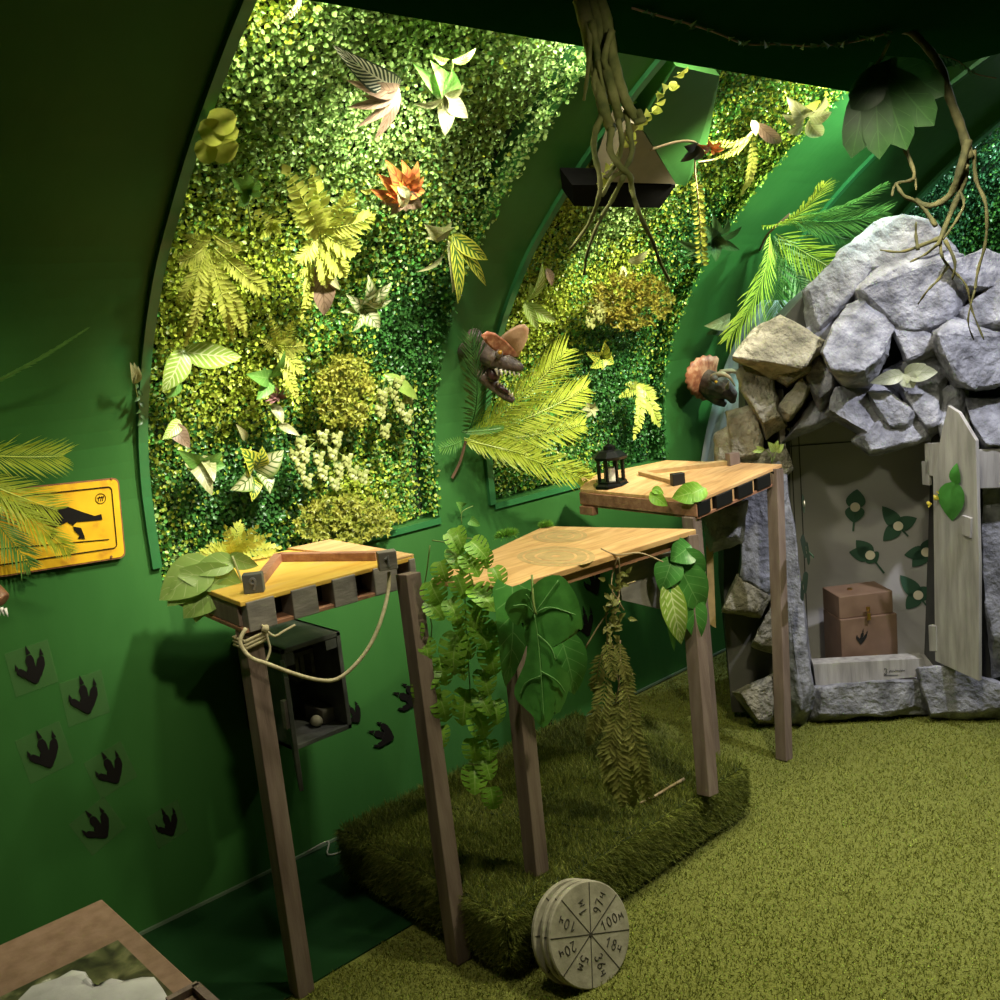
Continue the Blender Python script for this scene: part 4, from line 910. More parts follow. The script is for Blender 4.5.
G1 = 'artificial plants set into the leftmost bay'; G2 = 'artificial plants set into the middle bay'
# --- leftmost bay, from the top
p = Plant('dried_fern', 'pale bare curled frond at the very top of the large bay', (287, 10), group=G1); p.frond((300, -4), (283, 20), 14, PALE, count=8); p.done()
p = Plant('palmate_plant', 'pinkish brown five-fingered leaf with a dark striped frond above it', (395, 88), group=G1)
for t, w in (((346, 80), 17), ((346, 107), 15), ((374, 140), 13), ((356, 127), 13), ((361, 95), 10)): p.leaf((399, 88), t, w, TANL, 'ovate', lt=.07, part='leaves')
p.leaf((399, 86), (332, 44), 27, ZEBR, 'ovate', lb=.03, lt=.05, part='striped_leaf', tw=0); p.done()
p = Plant('variegated_plant', 'green plant with tan drooping leaves right of the brown palmate leaf', (442, 92), group=G1)
for t, w in (((412, 62), 16), ((430, 60), 20), ((452, 68), 20)): p.leaf((444, 92), t, w, MIDL, lt=.08)
for t, w in (((445, 136), 18), ((468, 118), 18), ((464, 84), 13), ((414, 104), 11)): p.leaf((444, 94), t, w, PALE, lt=.07, part='pale_leaves')
p.leaf((452, 62), (476, 48), 12, LIME, lb=.07, lt=.09, part='shoot'); p.leaf((448, 60), (432, 54), 9, LIME, lb=.07, lt=.09, part='shoot'); p.stem(((445, 92, .03), (451, 75, .06), (453, 60, .07)), .002); p.done()
p = Plant('bromeliad', 'red and orange bromeliad rosette with a cream heart', (400, 188), 'flower', G1)
for k in range(11):
    a = 2*pi*k/11+.2; r = 27 if k % 2 else 23; p.leaf((400, 186), (400+r*math.cos(a)*1.12, 186+r*math.sin(a)*1.15), 19, ORAL if math.sin(a) < .25 else TANL, lt=.055, part='outer_leaves' if math.sin(a) < .25 else 'lower_leaves', droop=.2)
for k in range(8): a = 2*pi*k/8; p.leaf((400, 190), (399+13*math.cos(a), 194+13*math.sin(a)), 12, REDL, lb=.05, lt=.08, part='inner_leaves', droop=.2)
p.leaf((401, 184), (403, 208), 14, PALE, lb=.08, lt=.08, part='heart', tw=0); p.leaf((397, 186), (412, 196), 10, PALE, lb=.082, lt=.08, part='heart', tw=0); p.leaf((374, 186), (360, 190), 10, FERNY, lt=.05, part='side_leaf'); p.done()
p = Plant('yellow_fern', 'bushy mustard yellow fern spreading left of the red bromeliad', (318, 215), group=G1)
for b, t, w in (((320, 235), (286, 170), 42), ((318, 230), (312, 170), 34), ((322, 225), (352, 190), 40), ((322, 228), (372, 215), 42), ((320, 232), (358, 250), 38), ((318, 236), (345, 275), 34), ((315, 232), (298, 262), 34), ((318, 230), (290, 205), 30), ((318, 240), (326, 285), 30)): p.frond(b, t, w, FERNY, lb=.03, lt=.07, count=13, ang=62, lw=1.5)
p.done()
p = Plant('small_fern', 'short yellow fern tuft beside the bushy mustard fern', (270, 222), group=G1)
for t in ((258, 212), (262, 236), (284, 214), (280, 232)): p.frond((272, 222), t, 16, FERNY, count=6, lw=1.6)
p.done()
p = Plant('succulent', 'small cluster of rounded bright green leaves above the yellow tuft', (244, 184), group=G1)
for t, w in (((232, 178), 13), ((246, 172), 13), ((258, 180), 14), ((262, 192), 13), ((250, 198), 12), ((238, 206), 14)): p.leaf((246, 188), t, w, MIDL if t[1] < 200 else PALE, 'round', lt=.06)
p.stem(((246, 190, .02), (249, 212, .03), (251, 228, .01)), .002); p.done()
p = Plant('round_leaf_plant', 'stacked round yellow leaves against the left edge of the large bay', (218, 135), group=G1)
for c, r in (((222, 118), 15), ((212, 130), 14), ((222, 145), 17), ((206, 150), 12), ((228, 130), 11)): p.leaf((c[0]-r, c[1]), (c[0]+r, c[1]), r*2, LIME if r < 14 else FERNY, 'round', lb=.02, lt=.04)
p.done()
p = Plant('yellow_fern', 'long drooping yellow fern at the left edge above the veined leaves', (203, 255), group=G1)
for b, t, w in (((205, 245), (178, 262), 34), ((205, 248), (182, 300), 36), ((205, 250), (200, 312), 34), ((204, 250), (186, 342), 22), ((208, 250), (245, 333), 26), ((206, 248), (232, 336), 24), ((214, 248), (268, 292), 30), ((210, 240), (186, 235), 26), ((214, 236), (240, 250), 20)): p.frond(b, t, w, FERNY, lb=.03, lt=.06, count=18, ang=68, lw=1.25)
p.done()
p = Plant('croton', 'hanging croton with tan leaves and yellow-green blotched leaves near the rib', (446, 236), group=G1)
p.leaf((448, 228), (424, 224), 22, PALE, lt=.09, part='tan_leaves'); p.leaf((452, 220), (425, 238), 18, TANL, lt=.08, part='tan_leaves'); p.leaf((448, 240), (452, 294), 16, PALE, lt=.08, part='tan_leaves'); p.leaf((444, 252), (416, 272), 7, PALE, lt=.07, part='tan_leaves')
for t, w in (((488, 260), 17), ((486, 286), 11), ((458, 304), 13)): p.leaf((452, 234), t, w, CROT, lt=.10, part='blotched_leaves')
p.stem(((450, 222, .03), (447, 240, .05), (443, 256, .05)), .002); p.done()
p = Plant('tan_leaf_plant', 'tan pointed leaf with small fern below the bushy mustard fern', (318, 272), group=G1)
p.leaf((318, 262), (324, 316), 26, TANL, lt=.07); p.leaf((312, 254), (340, 290), 13, PALE, lt=.08, part='pale_leaves')
for t in ((302, 315), (296, 276), (304, 290)): p.frond((310, 262), t, 18, FERNY, count=10)
p.done()
p = Plant('striped_plant', 'cream and green striped leaf cluster in the middle of the large bay', (362, 302), group=G1)
for b, t, w in (((362, 300), (368, 274), 17), ((362, 302), (346, 294), 17), ((364, 304), (380, 292), 18), ((362, 306), (380, 328), 20), ((360, 306), (352, 332), 13), ((358, 300), (340, 312), 12), ((366, 296), (392, 282), 17), ((368, 298), (392, 300), 15)): p.leaf(b, t, w, STRP, 'ovate', lt=.07, droop=.2)
p.done()
p = Plant('veined_plant', 'pair of large lime leaves with pale veins at the left edge', (184, 350), group=G1)
p.leaf((182, 351), (242, 357), 27, LIME, lt=.07, tw=.15); p.leaf((183, 349), (162, 392), 27, LIME, lt=.06, tw=-.1); p.leaf((180, 380), (166, 398), 12, MIDL, lt=.05, part='small_leaf'); p.done()
p = Plant('mixed_fern', 'yellow fern over dark green and dull purple leaves', (275, 360), group=G1)
for t, w in (((303, 372), 26), ((292, 322), 26), ((262, 340), 20), ((297, 400), 20), ((270, 316), 18), ((306, 345), 24)): p.frond((274, 345), t, w, FERNY, count=13, lt=.08)
for t, w in (((246, 374), 18), ((256, 400), 16), ((285, 350), 10)): p.leaf((270, 378), t, w, MIDL, lt=.07)
for k in range(16): a = random.uniform(0, 6.3); r = random.uniform(3, 15); p.leaf((276, 394), (276+r*math.cos(a), 396+r*math.sin(a)*.7), 5, PURP, 'lance', lt=.06, part='purple_leaves')
p.leaf((272, 404), (283, 424), 12, PALE, lt=.07, part='pale_leaves'); p.leaf((278, 424), (300, 436), 9, PALE, lt=.07, part='pale_leaves'); p.done()
def sprigs(name, label, c, rx, ry, n, group, m=MUST, seed=0, lw=2.4):
    p = Plant(name, label, c, group=group); rr = random.Random(seed)
    for k in range(n):
        a = rr.uniform(0, 6.3); r = rr.uniform(0, 1)**.55; x, y = c[0]+rx*r*math.cos(a), c[1]+ry*r*math.sin(a); l = rr.uniform(.02, .07)
        p.stem(((c[0]+(x-c[0])*.4, c[1]+(y-c[1])*.4+4, .01), (x, y, l)), .0008)
        for j in range(7): b = rr.uniform(0, 6.3); p.leaf((x, y), (x+lw*2.2*math.cos(b), y+lw*2.2*math.sin(b)), lw, m, 'ovate', lb=l, lt=l+rr.uniform(-.005, .014), nv=3, nu=2, part='sprigs')
    return p.done(False)
sprigs('yellow_bush', 'fine mustard yellow sprigs left of the hanging hop cones', (345, 392), 28, 38, 190, G1, seed=1)
sprigs('yellow_bush', 'low fine yellow sprigs just above the left table top', (345, 520), 52, 24, 230, G1, seed=2)
def hops(name, label, c, strands, group):
    p = Plant(name, label, c, group=group)
    for pts in strands:
        p.stem([(x, y, .05) for x, y in [c]+list(pts)], .0016)
        for (x, y) in pts:
            for k in range(9):
                q = k/9; a = k*2.4; p.leaf((x+3.2*math.cos(a)*(1-q*.4), y-5+12*q), (x+5.5*math.cos(a)*(1-q*.5), y+1+12*q), 6.5, HOPL, 'ovate', lb=.055+.007*math.sin(a), lt=.062+.008*math.sin(a), nv=3, nu=2, part='cones')
    return p.done(False)
hops('hop_vine', 'drooping branch of pale hop cones near the right of the large bay', (386, 378), [[(393, 390), (399, 404), (406, 414)], [(382, 392), (380, 408), (384, 428)], [(398, 380), (408, 394)]], G1)
q = Plant('croton_leaf', 'single yellow-green arched leaf above the drooping hop cones', (400, 380), group=G1); q.leaf((384, 374), (418, 400), 14, FERNG, lt=.08); q.done()
hops('hop_vine', 'branching spray of pale hop cones left of centre above the table', (318, 440), [[(304, 452), (300, 464), (306, 478)], [(318, 456), (322, 470)], [(332, 450), (338, 466), (334, 480)], [(346, 458), (352, 470), (362, 474)], [(322, 434), (336, 436)], [(300, 440), (294, 452)]], G1)
p = Plant('striped_plant', 'rounded dark and cream striped leaves at the lower left of the large bay', (255, 470), group=G1)
for b, t, w, m in (((252, 470), (240, 448), 24, CROT), ((254, 470), (284, 450), 26, STRP), ((250, 472), (230, 490), 24, STRP), ((258, 472), (270, 494), 18, STRP), ((250, 468), (262, 446), 22, CROT), ((252, 476), (252, 502), 16, CROT)): p.leaf(b, t, w, m, 'ovate', lt=.07, part='leaves' if m is STRP else 'dark_leaves', droop=.22)
p.leaf((246, 440), (236, 424), 8, PALE, lt=.05, part='bud'); p.done()
p = Plant('arrowhead_plant', 'green plant with tan arrow-shaped leaves low on the left of the large bay', (205, 462), group=G1)
for t, w in (((178, 450), 16), ((222, 452), 16), ((226, 466), 18)): p.leaf((202, 464), t, w, MIDL, lt=.06)
p.leaf((196, 462), (212, 496), 24, PALE, 'heart', lt=.08, part='pale_leaves'); p.leaf((205, 460), (214, 482), 18, PALE, 'heart', lt=.09, part='pale_leaves'); p.done()
p = Plant('arrowhead_plant', 'withered pale leaf and lime leaf above the arrow-shaped pair', (176, 432), group=G1)
p.leaf((168, 424), (190, 448), 18, TANL, lt=.06); p.leaf((180, 420), (162, 440), 14, LIME, lt=.05, part='lime_leaf'); p.done()
# --- middle bay
p = Plant('pale_leaf_plant', 'pale pointed leaf cluster at the left edge of the middle bay', (524, 303), group=G2)
for t, w in (((556, 322), 14), ((538, 330), 11), ((542, 262), 16), ((530, 282), 12)): p.leaf((524, 302), t, w, LIME, lt=.07)
p.leaf((546, 268), (552, 286), 9, TANL, lt=.05, part='tan_leaf'); p.done()
sprigs('yellow_bush', 'mustard yellow sprigs in the centre of the middle bay', (630, 300), 42, 28, 190, G2, leafmat('ochre_sprig', (.20, .19, .02), (.30, .26, .035), trans=.25), seed=3)
p = Plant('lone_leaf', 'pale oval leaf pair high in the middle bay beside the hanging roots', (632, 256), group=G2); p.leaf((628, 262), (648, 250), 13, PALE, lt=.05); p.leaf((624, 266), (618, 282), 9, PALE, lt=.05); p.done()
p = Plant('striped_plant', 'yellow-edged striped leaf rosette in the middle bay right of the bright palm', (600, 356), group=G2)
for t, w in (((586, 352), 12), ((590, 368), 13), ((604, 342), 13), ((612, 352), 12), ((614, 364), 12), ((602, 370), 12)): p.leaf((600, 356), t, w, CROT, lt=.06)
p.done()
p = Plant('small_fern', 'light yellow drooping fern above the black lantern', (638, 392), group=G2)
for t, w in (((634, 436), 24), ((658, 424), 26), ((620, 396), 18), ((654, 398), 20), ((626, 384), 14)): p.frond((636, 384), t, w, FERNY, lt=.07, count=12, lw=1.5)
p.done()
hops('hop_vine', 'short strand of pale hop cones below the hanging roots', (592, 298), [[(592, 306), (590, 318)], [(598, 302), (600, 312)]], G2)
p = Plant('withered_flower', 'small faded pinkish flower beside the tip of the bright palm', (590, 408), 'flower', G2)
for k in range(6): a = k*1.05; p.leaf((590, 408), (590+9*math.cos(a), 410+9*math.sin(a)), 7, TANL if k % 2 else PALE, lt=.05)
p.done()
p = Plant('dark_leaf_plant', 'dark broad-leaved plant in shade at the right edge of the middle bay', (712, 240), group=G2)
for t, w in (((676, 240), 16), ((684, 256), 15), ((692, 266), 14), ((742, 226), 18), ((716, 262), 14), ((730, 246), 12), ((712, 212), 14), ((728, 218), 14), ((700, 222), 14), ((740, 250), 10)): p.leaf((712, 236), t, w, DGL, lt=.09)
p.done()
p = Plant('round_leaf_plant', 'cream and yellow round leaf cluster at the top right of the middle bay', (806, 115), group=G2)
for b, t, w in (((805, 116), (786, 96), 20), ((808, 112), (826, 96), 18), ((808, 116), (832, 112), 18), ((804, 118), (786, 132), 18), ((808, 120), (822, 136), 18), ((800, 114), (782, 114), 14)): p.leaf(b, t, w, PALE if w > 15 else LIME, 'ovate', lt=.06)
p.leaf((804, 108), (818, 100), 14, FERNY, 'round', lb=.06, lt=.07, part='heart'); p.done()
p = Plant('yellow_fern', 'hanging yellow fern fronds on a bare branch near the top of the middle bay', (752, 128), group=G2)
p.frond((754, 130), (710, 142), 16, FERNY, count=14); p.frond((752, 132), (716, 158), 16, FERNY, count=14); p.frond((752, 134), (742, 192), 18, FERNY, count=14); p.leaf((756, 122), (782, 142), 14, TANL, lt=.06); p.leaf((752, 120), (756, 136), 9, PALE, lt=.06, part='bud')
p.stem(((752, 132, .05), (724, 156, .06), (698, 162, .06)), .003, TWIG, 'branch'); p.done()
p = Plant('red_flower_branch', 'pale branch with a red star flower, a black blossom and hanging yellow tassel', (700, 146), 'flower')
for k in range(6): a = k*1.05+.3; p.leaf((711, 147), (711+14*math.cos(a), 147+8*math.sin(a)), 6, REDL, 'lance', lb=.13, lt=.14, part='red_flower')
p.stem(((650, 150, .10), (676, 142, .12), (694, 142, .13), (704, 150, .13)), .004, TWIG, 'branch'); p.stem(((695, 156, .12), (695, 172, .12), (697, 190, .11), (700, 220, .09), (702, 264, .08)), .003, TWIG, 'branch')
BLK = leafmat('black_petal', (.008, .008, .008), (.014, .012, .012), trans=.02)
for t in ((684, 146), (688, 158), (698, 160), (680, 162)): p.leaf((697, 145), t, 12, BLK, lb=.13, lt=.13, part='black_petals')
for k in range(34): y = 182+k*2.4; s = 1 if k % 2 else -1; p.leaf((697+(y-182)*.06, y), (697+(y-182)*.06+s*7, y+3), 5, MUST, 'ovate', lb=.115, lt=.12, part='tassel', nv=3, nu=2)
p.done()
p = Plant('yellow_leaf_trail', 'strip of bright yellow leaves behind the edge of the first arched rib', (640, 110), group=G2)
for k in range(26):
    q = k/25; x, y = 678-82*q, 72+112*q; a = random.uniform(0, 6.3); p.leaf((x, y), (x+9*math.cos(a)+3, y+9*math.sin(a)), 9, LIME if k % 3 else FERNY, lb=.09, lt=.11)
p.done()
# --- palms
def palm(name, label, c, fronds, back=0.0, surf=None, stem=None):
    p = Plant(name, label, c, 'palm leaf', None, back, surf)
    for b, t, w, m, lb, lt, kw in fronds:
        k = dict(prof='palm', count=26, ang=50, lw=.60, arch=.10, lift=.12, jit=.05, nv=3, rr=.002); k.update(kw); k['count'] = int(k['count']*1.3); p.frond(b, t, w*1.2, m, lb, lt, **k)
    if stem: p.stem(stem, .005, STEMB)
    return p.done(False)
palm('palm_spray', 'bright yellow-green palm spray with one dark frond on the first arched rib', (458, 462), [
    ((468, 432), (470, 336), 78, PALMD, .03, .13, dict(count=24, ang=42)),
    ((470, 436), (566, 350), 84, PALMY, .04, .14, dict(count=30, ang=42)),
    ((466, 440), (586, 388), 80, PALMY, .05, .15, dict(count=32, ang=40)),
    ((466, 444), (584, 424), 64, PALMY, .05, .12, dict(count=28, ang=42)),
    ((464, 438), (592, 482), 66, PALMY, .05, .14, dict(count=32, ang=38)),
    ((464, 440), (540, 458), 44, PALMY, .06, .14, dict(count=18, ang=50)),
    ((462, 440), (440, 448), 26, PALMG, .05, .09, dict(count=9)), ((462, 432), (502, 428), 22, PALMG, .06, .12, dict(count=12, ang=30))],
    stem=((452, 478, .01), (460, 462, .03), (466, 440, .05)))
palm('palm_spray', 'variegated palm spray of yellow, white-green and dark fronds above the rocks', (770, 232), [
    ((770, 234), (728, 338), 84, PALMY, .05, .24, dict(count=26, ang=42)),
    ((774, 236), (818, 330), 84, PALMV, .05, .22, dict(count=26, ang=40)),
    ((772, 238), (772, 326), 74, PALMG, .05, .18, dict(count=22, ang=44)),
    ((776, 234), (858, 280), 86, PALMY, .06, .26, dict(count=28, ang=42)),
    ((762, 226), (824, 184), 62, PALMY, .05, .20, dict(count=20, ang=42)),
    ((786, 218), (886, 212), 66, PALMG, .06, .26, dict(count=24, ang=42)),
    ((790, 214), (886, 184), 40, PALMG, .06, .26, dict(count=20, ang=42)),
    ((790, 216), (852, 240), 34, PALMD, .05, .2, dict(count=18, ang=42))], stem=((760, 250, .0), (768, 234, .05), (790, 214, .07)))
p = Plant('dried_leaf', 'yellowish dried leaf curling over dark stem at the foot of the variegated palm', (715, 320), 'leaf'); p.leaf((730, 318), (704, 326), 16, PALE, lb=.05, lt=.07); p.leaf((724, 322), (706, 334), 14, DGL, lb=.03, lt=.05, part='dark_leaf'); p.done()
palm('palm_spray', 'yellow-green palm spray drooping over the yellow sign at the left edge', (-30, 450), [
    ((-40, 452), (62, 456), 80, PALMY, .06, .13, dict(count=28, ang=42)),
    ((-40, 458), (70, 552), 66, PALMY, .06, .11, dict(count=32, ang=36)),
    ((-44, 470), (56, 510), 80, PALMY, .07, .13, dict(count=28, ang=42)),
    ((-44, 470), (30, 566), 70, PALMG, .06, .10, dict(count=24, ang=40)),
    ((-50, 402), (88, 328), 16, PALMG, .06, .20, dict(count=40, ang=22, arch=.05))])
p = Plant('flower_bud_twig', 'twig with a pinkish bud on the green wall left of the large bay', (136, 392), 'twig')
p.stem(((144, 430, .004), (140, 410, .012), (136, 390, .03), (133, 372, .04)), .0016, STEM)
for k in range(7): y = 384+k*6; p.leaf((138+k*.7, y), (138+k*.7+(4 if k % 2 else -5), y+6), 4, DGL, lb=.02, lt=.03)
for t in ((130, 362), (134, 362), (138, 366)): p.leaf((135, 384), t, 8, PALE, lb=.03, lt=.045, part='bud')
p.done()
# --- ivy twig on the rib above table 2 and moss tufts on the table
p = Plant('ivy_sprig', 'thin ivy sprig with two leaves at the foot of the first arched rib', (462, 515), 'plant')
p.stem(((462, 524, .012), (462, 512, .02), (473, 506, .03)), .0014); p.leaf((462, 508), (456, 502), 12, MIDL, 'heart', lb=.02, lt=.03, tw=0); p.leaf((470, 520), (480, 526), 10, MIDL, 'heart', lb=.02, lt=.03); p.done()
def tuft(name, label, c, r, n, z):
    P = at(c[0], c[1], z)
    def smp(k):
        a = RNG.uniform(0, 2*pi, k); q = np.sqrt(RNG.uniform(0, 1, k)); return P+np.stack([r[0]*q*np.cos(a), r[1]*q*np.sin(a), .002+.4*r[1]*(1-q*q)], 1), np.stack([q*np.cos(a), q*np.sin(a), np.ones(k)*.6], 1)
    turf(name, n, smp, (.012, .026), label, [(.16, .36, .04), (.24, .48, .06), (.10, .26, .03)], .4, .001, 'moss')
tuft('moss_tuft', 'bright green moss tuft at the back left of the plywood table', (507, 536), (.032, .014), 1600, H2)
tuft('moss_ball', 'small green moss ball on the back edge of the plywood table', (546, 527), (.012, .010), 900, H2)

# ------------------------------------------------------------------ plants on and under the tables
# philodendron leaf over the left table corner
E1 = nz(d1-a1)
def tsurf(z0):                                   # upright sheet through a point, facing the camera
    return lambda x, y, l: onplane(x, y, z0, nz(V(CAMP[0]-z0[0], CAMP[1]-z0[1], .0)))+nz(CAMP-V(*z0))*l
cA = at(215, 577, H1+.02)
p = Plant('philodendron', 'large grey-green lobed leaf draped over the corner of the left table', (215, 577), 'leaf', surf=tsurf(cA))
for b, t, w, m, sh in (((240, 580), (172, 572), 30, PHIL, 'ovate'), ((214, 560), (160, 600), 42, PHIL, 'ovate'), ((200, 570), (168, 606), 30, PHIL, 'ovate'), ((222, 580), (184, 618), 38, PHIL, 'ovate'), ((204, 586), (196, 622), 24, PHIL, 'ovate'), ((244, 582), (202, 604), 26, PHIL, 'ovate'), ((228, 556), (258, 566), 18, PHIL, 'ovate'), ((236, 560), (190, 574), 24, PHIL, 'ovate')):
    p.leaf(b, t, w, m, sh, lb=.02, lt=.035, part='lobes', droop=.1)
p.stem(((232, 556, .03), (238, 572, .04), (242, 582, .04)), .003, flat('pale_stem', (.40, .42, .18), .5)); p.done()
cB = at(235, 562, H1); cB[2] = H1+.01
p = Plant('yellow_fern', 'yellow fern lying at the back of the left table above the lobed leaf', (235, 550), surf=tsurf(cB))
for t, w in (((278, 548), 26), ((240, 522), 24), ((196, 556), 28), ((208, 546), 24), ((256, 528), 24), ((182, 570), 24), ((268, 536), 22), ((226, 528), 20)): p.frond((232, 552), t, w, FERNY, lb=.01, lt=random.uniform(.0, .09), count=11, lw=1.3, arch=.2)
p.done()
# bright vine hanging over the left end of the plywood table
vB = V(a2[0]-.03, a2[1]+.10, H2)
def vsurf(x, y, l): return onplane(x, y, vB, nz(V(-.62, -.78, 0)))+nz(V(-.62, -.78, .1))*l
vn = empty('hanging_vine', vsurf(465, 545, 0), 'bright green split-leaf vine hanging over the left edge of the plywood table', 'plant')
mb = MB()
for pts in (((432, 540), (450, 545), (462, 570), (466, 620), (470, 690), (476, 750), (482, 790)), ((430, 545), (427, 570), (424, 595), (432, 625), (428, 660), (432, 700), (432, 740)), ((445, 540), (470, 538), (486, 545), (489, 560)), ((460, 545), (478, 600), (486, 640)), ((488, 588), (502, 600)), ((480, 760), (488, 784))):
    mb.tube(smooth([vsurf(x, y, .01) for x, y in pts], 3), .0016, 5)
mb.build('stem', STEM, vn, True)
VL = [(447, 532, 462, 552, 24), (455, 528, 462, 546, 20), (470, 540, 486, 556, 24), (440, 560, 447, 580, 24), (452, 548, 464, 572, 24), (466, 552, 478, 574, 26), (482, 548, 487, 568, 18), (492, 566, 499, 588, 22), (430, 580, 442, 604, 28), (428, 600, 444, 618, 24), (456, 574, 464, 598, 26), (472, 588, 494, 608, 30), (448, 598, 458, 622, 24), (480, 600, 472, 632, 28), (476, 620, 486, 646, 30), (494, 620, 508, 646, 28), (456, 616, 462, 634, 14), (420, 620, 416, 640, 18), (424, 636, 428, 658, 20), (458, 632, 454, 672, 32), (464, 634, 470, 656, 22), (488, 642, 494, 672, 28), (440, 656, 446, 684, 26), (424, 676, 430, 704, 30), (438, 690, 446, 718, 28), (420, 690, 420, 708, 16), (432, 706, 426, 734, 16), (442, 722, 442, 742, 22), (482, 668, 488, 692, 24), (466, 688, 462, 722, 28), (494, 698, 496, 720, 20), (474, 706, 484, 736, 34), (472, 736, 476, 760, 26), (490, 738, 488, 756, 18), (484, 752, 490, 774, 24), (474, 764, 474, 788, 28), (490, 784, 494, 806, 22), (462, 650, 464, 676, 18), (434, 664, 420, 690, 20), (478, 690, 490, 710, 20)]
for i, (x0, y0, x1, y1, w_) in enumerate(VL):
    b = vsurf(x0, y0, .012+random.uniform(0, .02)); t = vsurf(x1, y1, .03+random.uniform(-.01, .03)); mb = MB()
    q = max(.55, 1-(y0-600)*.0022) if y0 > 600 else 1
    mb.leaf(b, t, w_*pxm(b)*1.0, nz(CAMP-b)+V(0, 0, .55), 'monstera', .25, .14, slits=5, nv=20, twist=random.uniform(-.4, .4), col=(random.uniform(.75, 1.05),)*3); mb.build('leaf', MONB, vn, True)
# large heart leaf under the plywood table
hB = V(1.60, 1.70, .75)
def hsurf(x, y, l): return onplane(x, y+9, hB, nz(V(-.55, -.83, 0)))+nz(V(-.55, -.83, .1))*l
p = Plant('monstera', 'large dark green lobed leaf hanging in front of the second post under the plywood table', (533, 615), 'leaf', surf=hsurf)
OUT = [(150, 330), (110, 360), (75, 385), (45, 360), (12, 300), (30, 250), (70, 222), (115, 215), (148, 240), (142, 205), (200, 168), (268, 158), (310, 200), (345, 270), (368, 370), (362, 405), (300, 370), (215, 342), (220, 420), (240, 535), (300, 595), (312, 665), (265, 772), (240, 700), (232, 780), (180, 832), (128, 772), (72, 722), (66, 665), (108, 560), (120, 480), (100, 430), (132, 395)]
bm = bmesh.new(); o2 = smooth([V(x, y, 0) for x, y in OUT+[OUT[0]]], 2)[:-1]
hp = lambda x, y: hsurf(500+.22*x, 531+.22*y, .03+.018*math.sin(x*.018+y*.006)-.00011*abs(x-150-.04*(y-330)))
bm.faces.new([bm.verts.new((q[0], q[1], 0)) for q in o2]); bmesh.ops.triangulate(bm, faces=bm.faces)
for _ in range(2):
    bmesh.ops.subdivide_edges(bm, edges=[e for e in bm.edges if e.calc_length() > 40], cuts=1); bmesh.ops.triangulate(bm, faces=bm.faces)
bm.verts.index_update()
MONP = leafmat('large_leaf', (.055, .20, .035), (.08, .27, .05), trans=.12, mid=0, rough=.35)
p.get('blade', MONP).add([hp(v.co.x, v.co.y) for v in bm.verts], [[v.index for v in f.verts] for f in bm.faces]); bm.free()
for pts in (((150, 330), (165, 450), (172, 600), (182, 800)), ((150, 330), (220, 300), (330, 330)), ((150, 330), (210, 250), (260, 180)), ((150, 330), (110, 290), (50, 290)), ((160, 420), (215, 470), (235, 530)), ((172, 600), (110, 640), (85, 700)), ((172, 580), (240, 620), (285, 680)), ((150, 330), (130, 270), (110, 240))):
    p.get('veins', leafmat('leaf_vein', (.16, .36, .10), mid=0)).tube(smooth([hp(x, y)+nz(V(-.55, -.83, .1))*.0045 for x, y in pts], 4), .0016, 4)
p.stem(((532, 566, .0), (531, 590, .03), (533, 603, .04)), .003); p.done()
p = Plant('monstera', 'second dark leaf hanging behind and below the large lobed one', (515, 650), 'leaf', surf=lambda x, y, l: hsurf(x, y, l-.04)); p.leaf((515, 580), (508, 682), 46, MONS, 'heart', lb=0, lt=0); p.leaf((560, 620), (578, 690), 40, MONS, 'ovate', lb=0, lt=0); p.done()
mB_ = V(b2[0]-.02, b2[1]-.012, .9)
def msurf(x, y, l): return onplane(x, y, mB_, nz(V(-.6, -.8, 0)))+nz(V(-.6, -.8, .1))*l
p = Plant('monstera', 'dark and bright green split leaf hanging from the right corner of the plywood table', (680, 570), 'leaf', surf=msurf)
for b, t, w, m in (((676, 560), (700, 610), 40, MONS), ((672, 556), (658, 590), 30, MONS), ((680, 548), (700, 580), 34, MONS), ((690, 545), (668, 560), 30, MONS), ((690, 590), (696, 640), 26, MONS), ((668, 575), (672, 650), 12, MONS)): p.leaf(b, t, w, m, 'ovate', lb=.01, lt=.025, part='dark_lobes', tw=random.uniform(-.2, .2))
p.leaf((666, 577), (678, 642), 26, LIME, 'ovate', lb=.02, lt=.035, part='bright_lobe', tw=0); p.leaf((664, 580), (672, 640), 12, LIME, 'ovate', lb=.02, lt=.03, part='bright_lobe'); p.done()
# dried vine with hanging fern tassel
dB = V(2.02, 1.705, .8)
def dsurf(x, y, l): return onplane(x, y, dB, nz(V(-.64, -.77, 0)))+nz(V(-.64, -.77, .1))*l
dv = empty('dried_vine', dsurf(617, 560, 0), 'dry tan vine with a fern tail hanging from the plywood table front', 'plant')
mb = MB()
for pts in (((600, 548), (616, 554), (640, 553), (663, 562)), ((617, 556), (612, 575), (611, 590), (620, 604), (610, 620), (606, 640), (612, 660), (620, 690), (624, 720)), ((617, 556), (620, 580), (616, 600), (606, 612), (610, 640), (620, 660), (628, 700), (632, 740)), ((616, 588), (634, 580)), ((612, 640), (600, 656), (596, 680)), ((617, 600), (624, 610)), ((620, 640), (618, 680), (612, 720), (610, 770)), ((608, 612), (600, 622), (584, 648)), ((624, 690), (632, 672))):
    mb.tube(smooth([dsurf(x, y, .012+.012*math.sin(x*.7+y*.3)) for x, y in pts], 4), [.0024]*0 or .0022, 5)
mb.build('stem', TWIG, dv, True)
DFERN = leafmat('dry_olive_fern', (.16, .17, .04), (.26, .25, .07), trans=.2)
